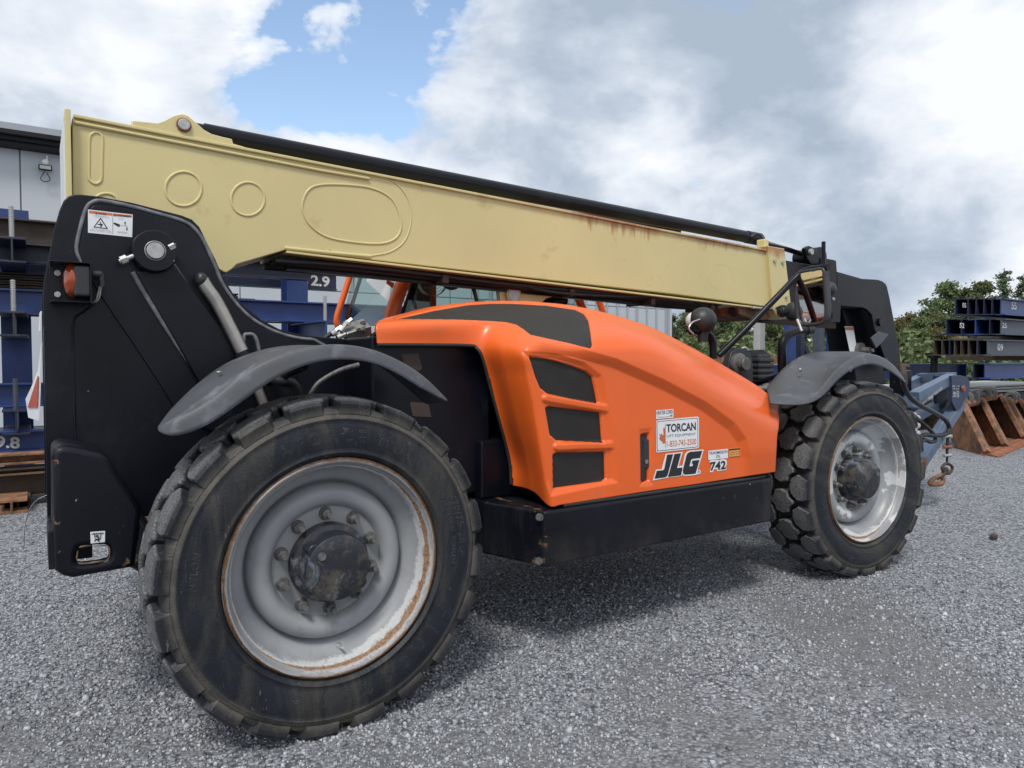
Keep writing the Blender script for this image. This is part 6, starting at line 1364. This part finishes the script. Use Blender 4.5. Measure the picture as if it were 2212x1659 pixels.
# ------------------------------------------------------------------ trees
def leaf_mat(name, a, b, c_):
    m = bpy.data.materials.new(name); m.use_nodes = True; N = nodes_of(m.node_tree)
    ge = N('ShaderNodeNewGeometry'); col = ramp(N, ge.outputs['Random Per Island'], [(0.0, a), (0.5, b), (1.0, c_)])
    oi = N('ShaderNodeObjectInfo'); hv = N('ShaderNodeHueSaturation', inp={'Hue': math_n(N, 'ADD', math_n(N, 'MULTIPLY', oi.outputs['Random'], .035), .485), 'Value': math_n(N, 'ADD', math_n(N, 'MULTIPLY', oi.outputs['Random'], .5), .8), 'Color': col})
    b_ = N('ShaderNodeBsdfPrincipled', inp={'Base Color': hv.outputs[0], 'Roughness': .7, 'Specular IOR Level': .2})
    t = N('ShaderNodeBsdfTranslucent', inp={'Color': hv.outputs[0]}); mx = N('ShaderNodeMixShader', inp={0: .3, 1: b_.outputs[0], 2: t.outputs[0]})
    N('ShaderNodeOutputMaterial', inp={0: mx.outputs[0]}); return m
LM = [leaf_mat('green_leaves', (.085, .115, .05), (.15, .19, .085), (.22, .26, .13)), leaf_mat('dull_green_needles', (.06, .085, .045), (.105, .135, .07), (.16, .19, .095)), leaf_mat('turning_leaves', (.08, .09, .035), (.17, .17, .07), (.30, .23, .11))]
def tree_mesh(seed, H, spread, kind, nl):
    r = np.random.default_rng(seed); rp = random.Random(seed)
    s = MB(); s.tube([Vector((0, 0, 0)), Vector((.1, .05, H * .35)), Vector((-.05, .1, H * .7)), Vector((.05, 0, H * .98))], lambda t: .14 * (1 - t) + .02, 7, 3)
    centres = []
    nb = 26 if kind != 1 else 44
    for k in range(nb):
        t = (k + .5) / nb; z = H * (.12 + .83 * t)
        if kind == 1: L_ = spread * (1.05 - t) * rp.uniform(.55, 1.1) + .15; rise = rp.uniform(-.05, .25)
        else: L_ = spread * math.sin(math.pi * min(1, .22 + .78 * t) ** .9) * rp.uniform(.55, 1.15) + .2; rise = rp.uniform(.2, .8)
        a = rp.uniform(0, 2 * math.pi) ; e = Vector((math.cos(a) * L_, math.sin(a) * L_, z + L_ * rise)); m_ = Vector((math.cos(a) * L_ * .5, math.sin(a) * L_ * .5, z + L_ * rise * .35))
        s.tube([Vector((0, 0, z)), m_, e], lambda t: .045 * (1 - t) + .008, 5, 2)
        for f in (.45, .7, 1.0): q = Vector((0, 0, z)).lerp(e, f); centres.append((q.x, q.y, q.z, (.25 if kind != 1 else .17) * (1 + .5 * (1 - f)) * spread / 1.8))
    cs = np.array(centres); k = r.integers(0, len(cs), nl); c = cs[k]
    d = r.normal(size=(nl, 3)) * np.array([1, 1, .6 if kind != 1 else .4]); p = c[:, :3] + d * c[:, 3:4] * .85
    sz = r.uniform(.05, .11, nl) * (1.0 if kind != 1 else .75)
    n1_ = r.normal(size=(nl, 3)); n1_ /= np.linalg.norm(n1_, axis=1)[:, None]; n2_ = np.cross(n1_, r.normal(size=(nl, 3))); n2_ /= np.linalg.norm(n2_, axis=1)[:, None]
    q = np.stack([p - n1_ * sz[:, None], p + n2_ * sz[:, None] * .7, p + n1_ * sz[:, None], p - n2_ * sz[:, None] * .7], 1).reshape(-1, 3)
    lm = bpy.data.meshes.new('leaves'); lm.vertices.add(nl * 4); lm.vertices.foreach_set('co', q.astype(np.float32).ravel()); lm.loops.add(nl * 4); lm.loops.foreach_set('vertex_index', np.arange(nl * 4, dtype=np.int32)); lm.polygons.add(nl); lm.polygons.foreach_set('loop_start', np.arange(0, nl * 4, 4, dtype=np.int32)); lm.polygons.foreach_set('loop_total', np.full(nl, 4, np.int32)); lm.update()
    lm.materials.append(LM[kind])
    tm = bpy.data.meshes.new('trunk'); tm.from_pydata(s.v, [], s.f); tm.update(); tm.materials.append(M['bark'])
    return tm, lm
TM = [tree_mesh(1, 7.0, 1.6, 0, 10500), tree_mesh(2, 6.2, 1.9, 0, 11500), tree_mesh(3, 7.6, 1.4, 1, 11000), tree_mesh(4, 5.2, 1.6, 2, 8500), tree_mesh(5, 7.0, 1.6, 2, 3800), tree_mesh(6, 8.0, 1.6, 1, 6000)]
KN = ['leafy green tree', 'broad green tree', 'dark conifer', 'yellowing bushy tree', 'thin, half bare tree', 'sparse dark pine']
tcount = {}
def tree(px, dist, v, hz, where):
    d = ray(px, 775); d = Vector((d.x, d.y, 0)).normalized(); q = Vector((CAM.x, CAM.y, 0)) + d * dist
    tm, lm = TM[v]; H = [7.0, 6.2, 7.6, 5.2, 7.0, 8.0][v]
    root = thing('tree', '', 'tree', (q.x, q.y, -.1), 'trees along the yard edge'); k = hz / H * .86; root.scale = (k * random.uniform(.9, 1.15), k * random.uniform(.9, 1.15), k); root.rotation_euler.z = random.uniform(0, 6.28)
    for nm, me in (('trunk', tm), ('crown', lm)):
        o = bpy.data.objects.new(nm, me); COL.objects.link(o); o.parent = root
    root['label'] = KN[v] + ' ' + where
    return root
def hgt(py, dist): return 1.4 + (775 - py) / F * dist
T_ = [
 # px, distance, kind, top row in the tracing, where
 (1425, 44, 1, 640, 'half hidden by the building corner'), (1452, 40, 2, 655, 'right beside the building corner'), (1482, 42, 0, 650, 'left of the round work lamp'), (1508, 38, 3, 690, 'low behind the round work lamp'), (1530, 44, 1, 645, 'rising behind the work lamp stalk'),
 (1556, 39, 2, 660, 'seen just left of the mirror arm'), (1584, 43, 0, 650, 'above the pump, under the boom'), (1612, 38, 1, 665, 'between mirror arm and grey post'), (1640, 42, 2, 650, 'behind the grey steel post'), (1668, 40, 0, 655, 'between grey post and front pipe'),
 (1700, 43, 1, 660, 'behind the front pipe'), (1735, 40, 2, 655, 'behind the left posts of the blue frame'), (1770, 43, 0, 655, 'behind the middle of the blue frame'), (1805, 40, 1, 660, 'behind the right posts of the blue frame'), (1842, 43, 2, 660, 'behind the boom head pin'), (1880, 41, 0, 660, 'hidden behind the black boom head'),
 (1915, 44, 1, 690, 'at the right edge of the boom head'), (1943, 40, 4, 672, 'immediately right of the boom head'), (1962, 42, 3, 668, 'over the blue jib'), (1985, 40, 0, 672, 'left of the tall leafy tree, above the third beam row'), (2012, 42, 1, 655, 'rising above the left ends of the beam rows'), (2044, 43, 0, 598, 'tallest above the second beam row end'),
 (2030, 36, 3, 700, 'low behind the left ends of the beam rows'), (2075, 42, 1, 640, 'behind the 50 beam'), (2112, 43, 0, 600, 'above the middle of the top beam row'), (2140, 46, 2, 640, 'just left of the tall sparse pine'), (2166, 43, 5, 574, 'tallest, over the 55 beam'), (2204, 43, 5, 588, 'at the right edge of the picture'),
 (2240, 43, 1, 640, 'just outside the right edge'), (1970, 37, 3, 735, 'low, right behind the parked cars'), (2060, 36, 1, 735, 'low behind the third beam row'), (2100, 37, 0, 725, 'low behind the second beam row'), (2150, 38, 1, 722, 'low behind the white truck'), (2195, 38, 0, 722, 'low at the right behind the truck')]
for px, di, v, top, wh in T_: tree(px, di, v, hgt(top, di) + .1, wh)
# scrubby undergrowth along the tree line
n = 60000; tpos = rng.uniform(1380, 2260, n); dd = rng.uniform(33, 47, n)
d0 = (tpos - W0 / 2) / F; dx = math.sin(TH) + d0 * math.cos(TH); dy = math.cos(TH) - d0 * math.sin(TH); L_ = np.hypot(dx, dy)
X_ = CAM.x + dx / L_ * dd; Y_ = CAM.y + dy / L_ * dd; Zt = (1.5 + .7 * np.sin(X_ * 1.3) + .5 * np.sin(Y_ * 2.1 + X_)) * rng.uniform(0, 1, n) ** .8
p = np.stack([X_, Y_, Zt], 1); sz = rng.uniform(.07, .15, n)
a_ = rng.normal(size=(n, 3)); a_ /= np.linalg.norm(a_, axis=1)[:, None]; b2 = np.cross(a_, rng.normal(size=(n, 3))); b2 /= np.linalg.norm(b2, axis=1)[:, None]
q = np.stack([p - a_ * sz[:, None], p + b2 * sz[:, None] * .7, p + a_ * sz[:, None], p - b2 * sz[:, None] * .7], 1).reshape(-1, 3)
lm = bpy.data.meshes.new('undergrowth'); lm.vertices.add(n * 4); lm.vertices.foreach_set('co', q.astype(np.float32).ravel()); lm.loops.add(n * 4); lm.loops.foreach_set('vertex_index', np.arange(n * 4, dtype=np.int32)); lm.polygons.add(n); lm.polygons.foreach_set('loop_start', np.arange(0, n * 4, 4, dtype=np.int32)); lm.polygons.foreach_set('loop_total', np.full(n, 4, np.int32)); lm.update(); lm.materials.append(LM[0])
o = link('undergrowth', lm, None); o['kind'] = 'stuff'; o['label'] = 'low green scrub along the foot of the tree line'; o['category'] = 'scrub'
# distant wooded rise
s = MB(); v = []; n = 80
for k in range(n + 1):
    px = 1300 + k * 14; d = ray(px, 775); d = Vector((d.x, d.y, 0)).normalized(); q = Vector((CAM.x, CAM.y, 0)) + d * 75
    h = 3.6 + .5 * math.sin(k * .7) + .35 * math.sin(k * 1.9); v += [(q.x, q.y, -.5), (q.x + d.x * 3, q.y + d.y * 3, h), (q.x + d.x * 20, q.y + d.y * 20, h + .4)]
s.add(v, [(3 * k + j, 3 * k + 3 + j, 3 * k + 4 + j, 3 * k + 1 + j) for k in range(n) for j in (0, 1)])
M['wood_far'] = mat('far_wood', (.03, .045, .022), .9, var=.5, vscale=1.2, bump=1.0, bscale=3)
o = s.build('hills', M['wood_far']); o['kind'] = 'structure'; o['label'] = 'low wooded rise behind the trees'
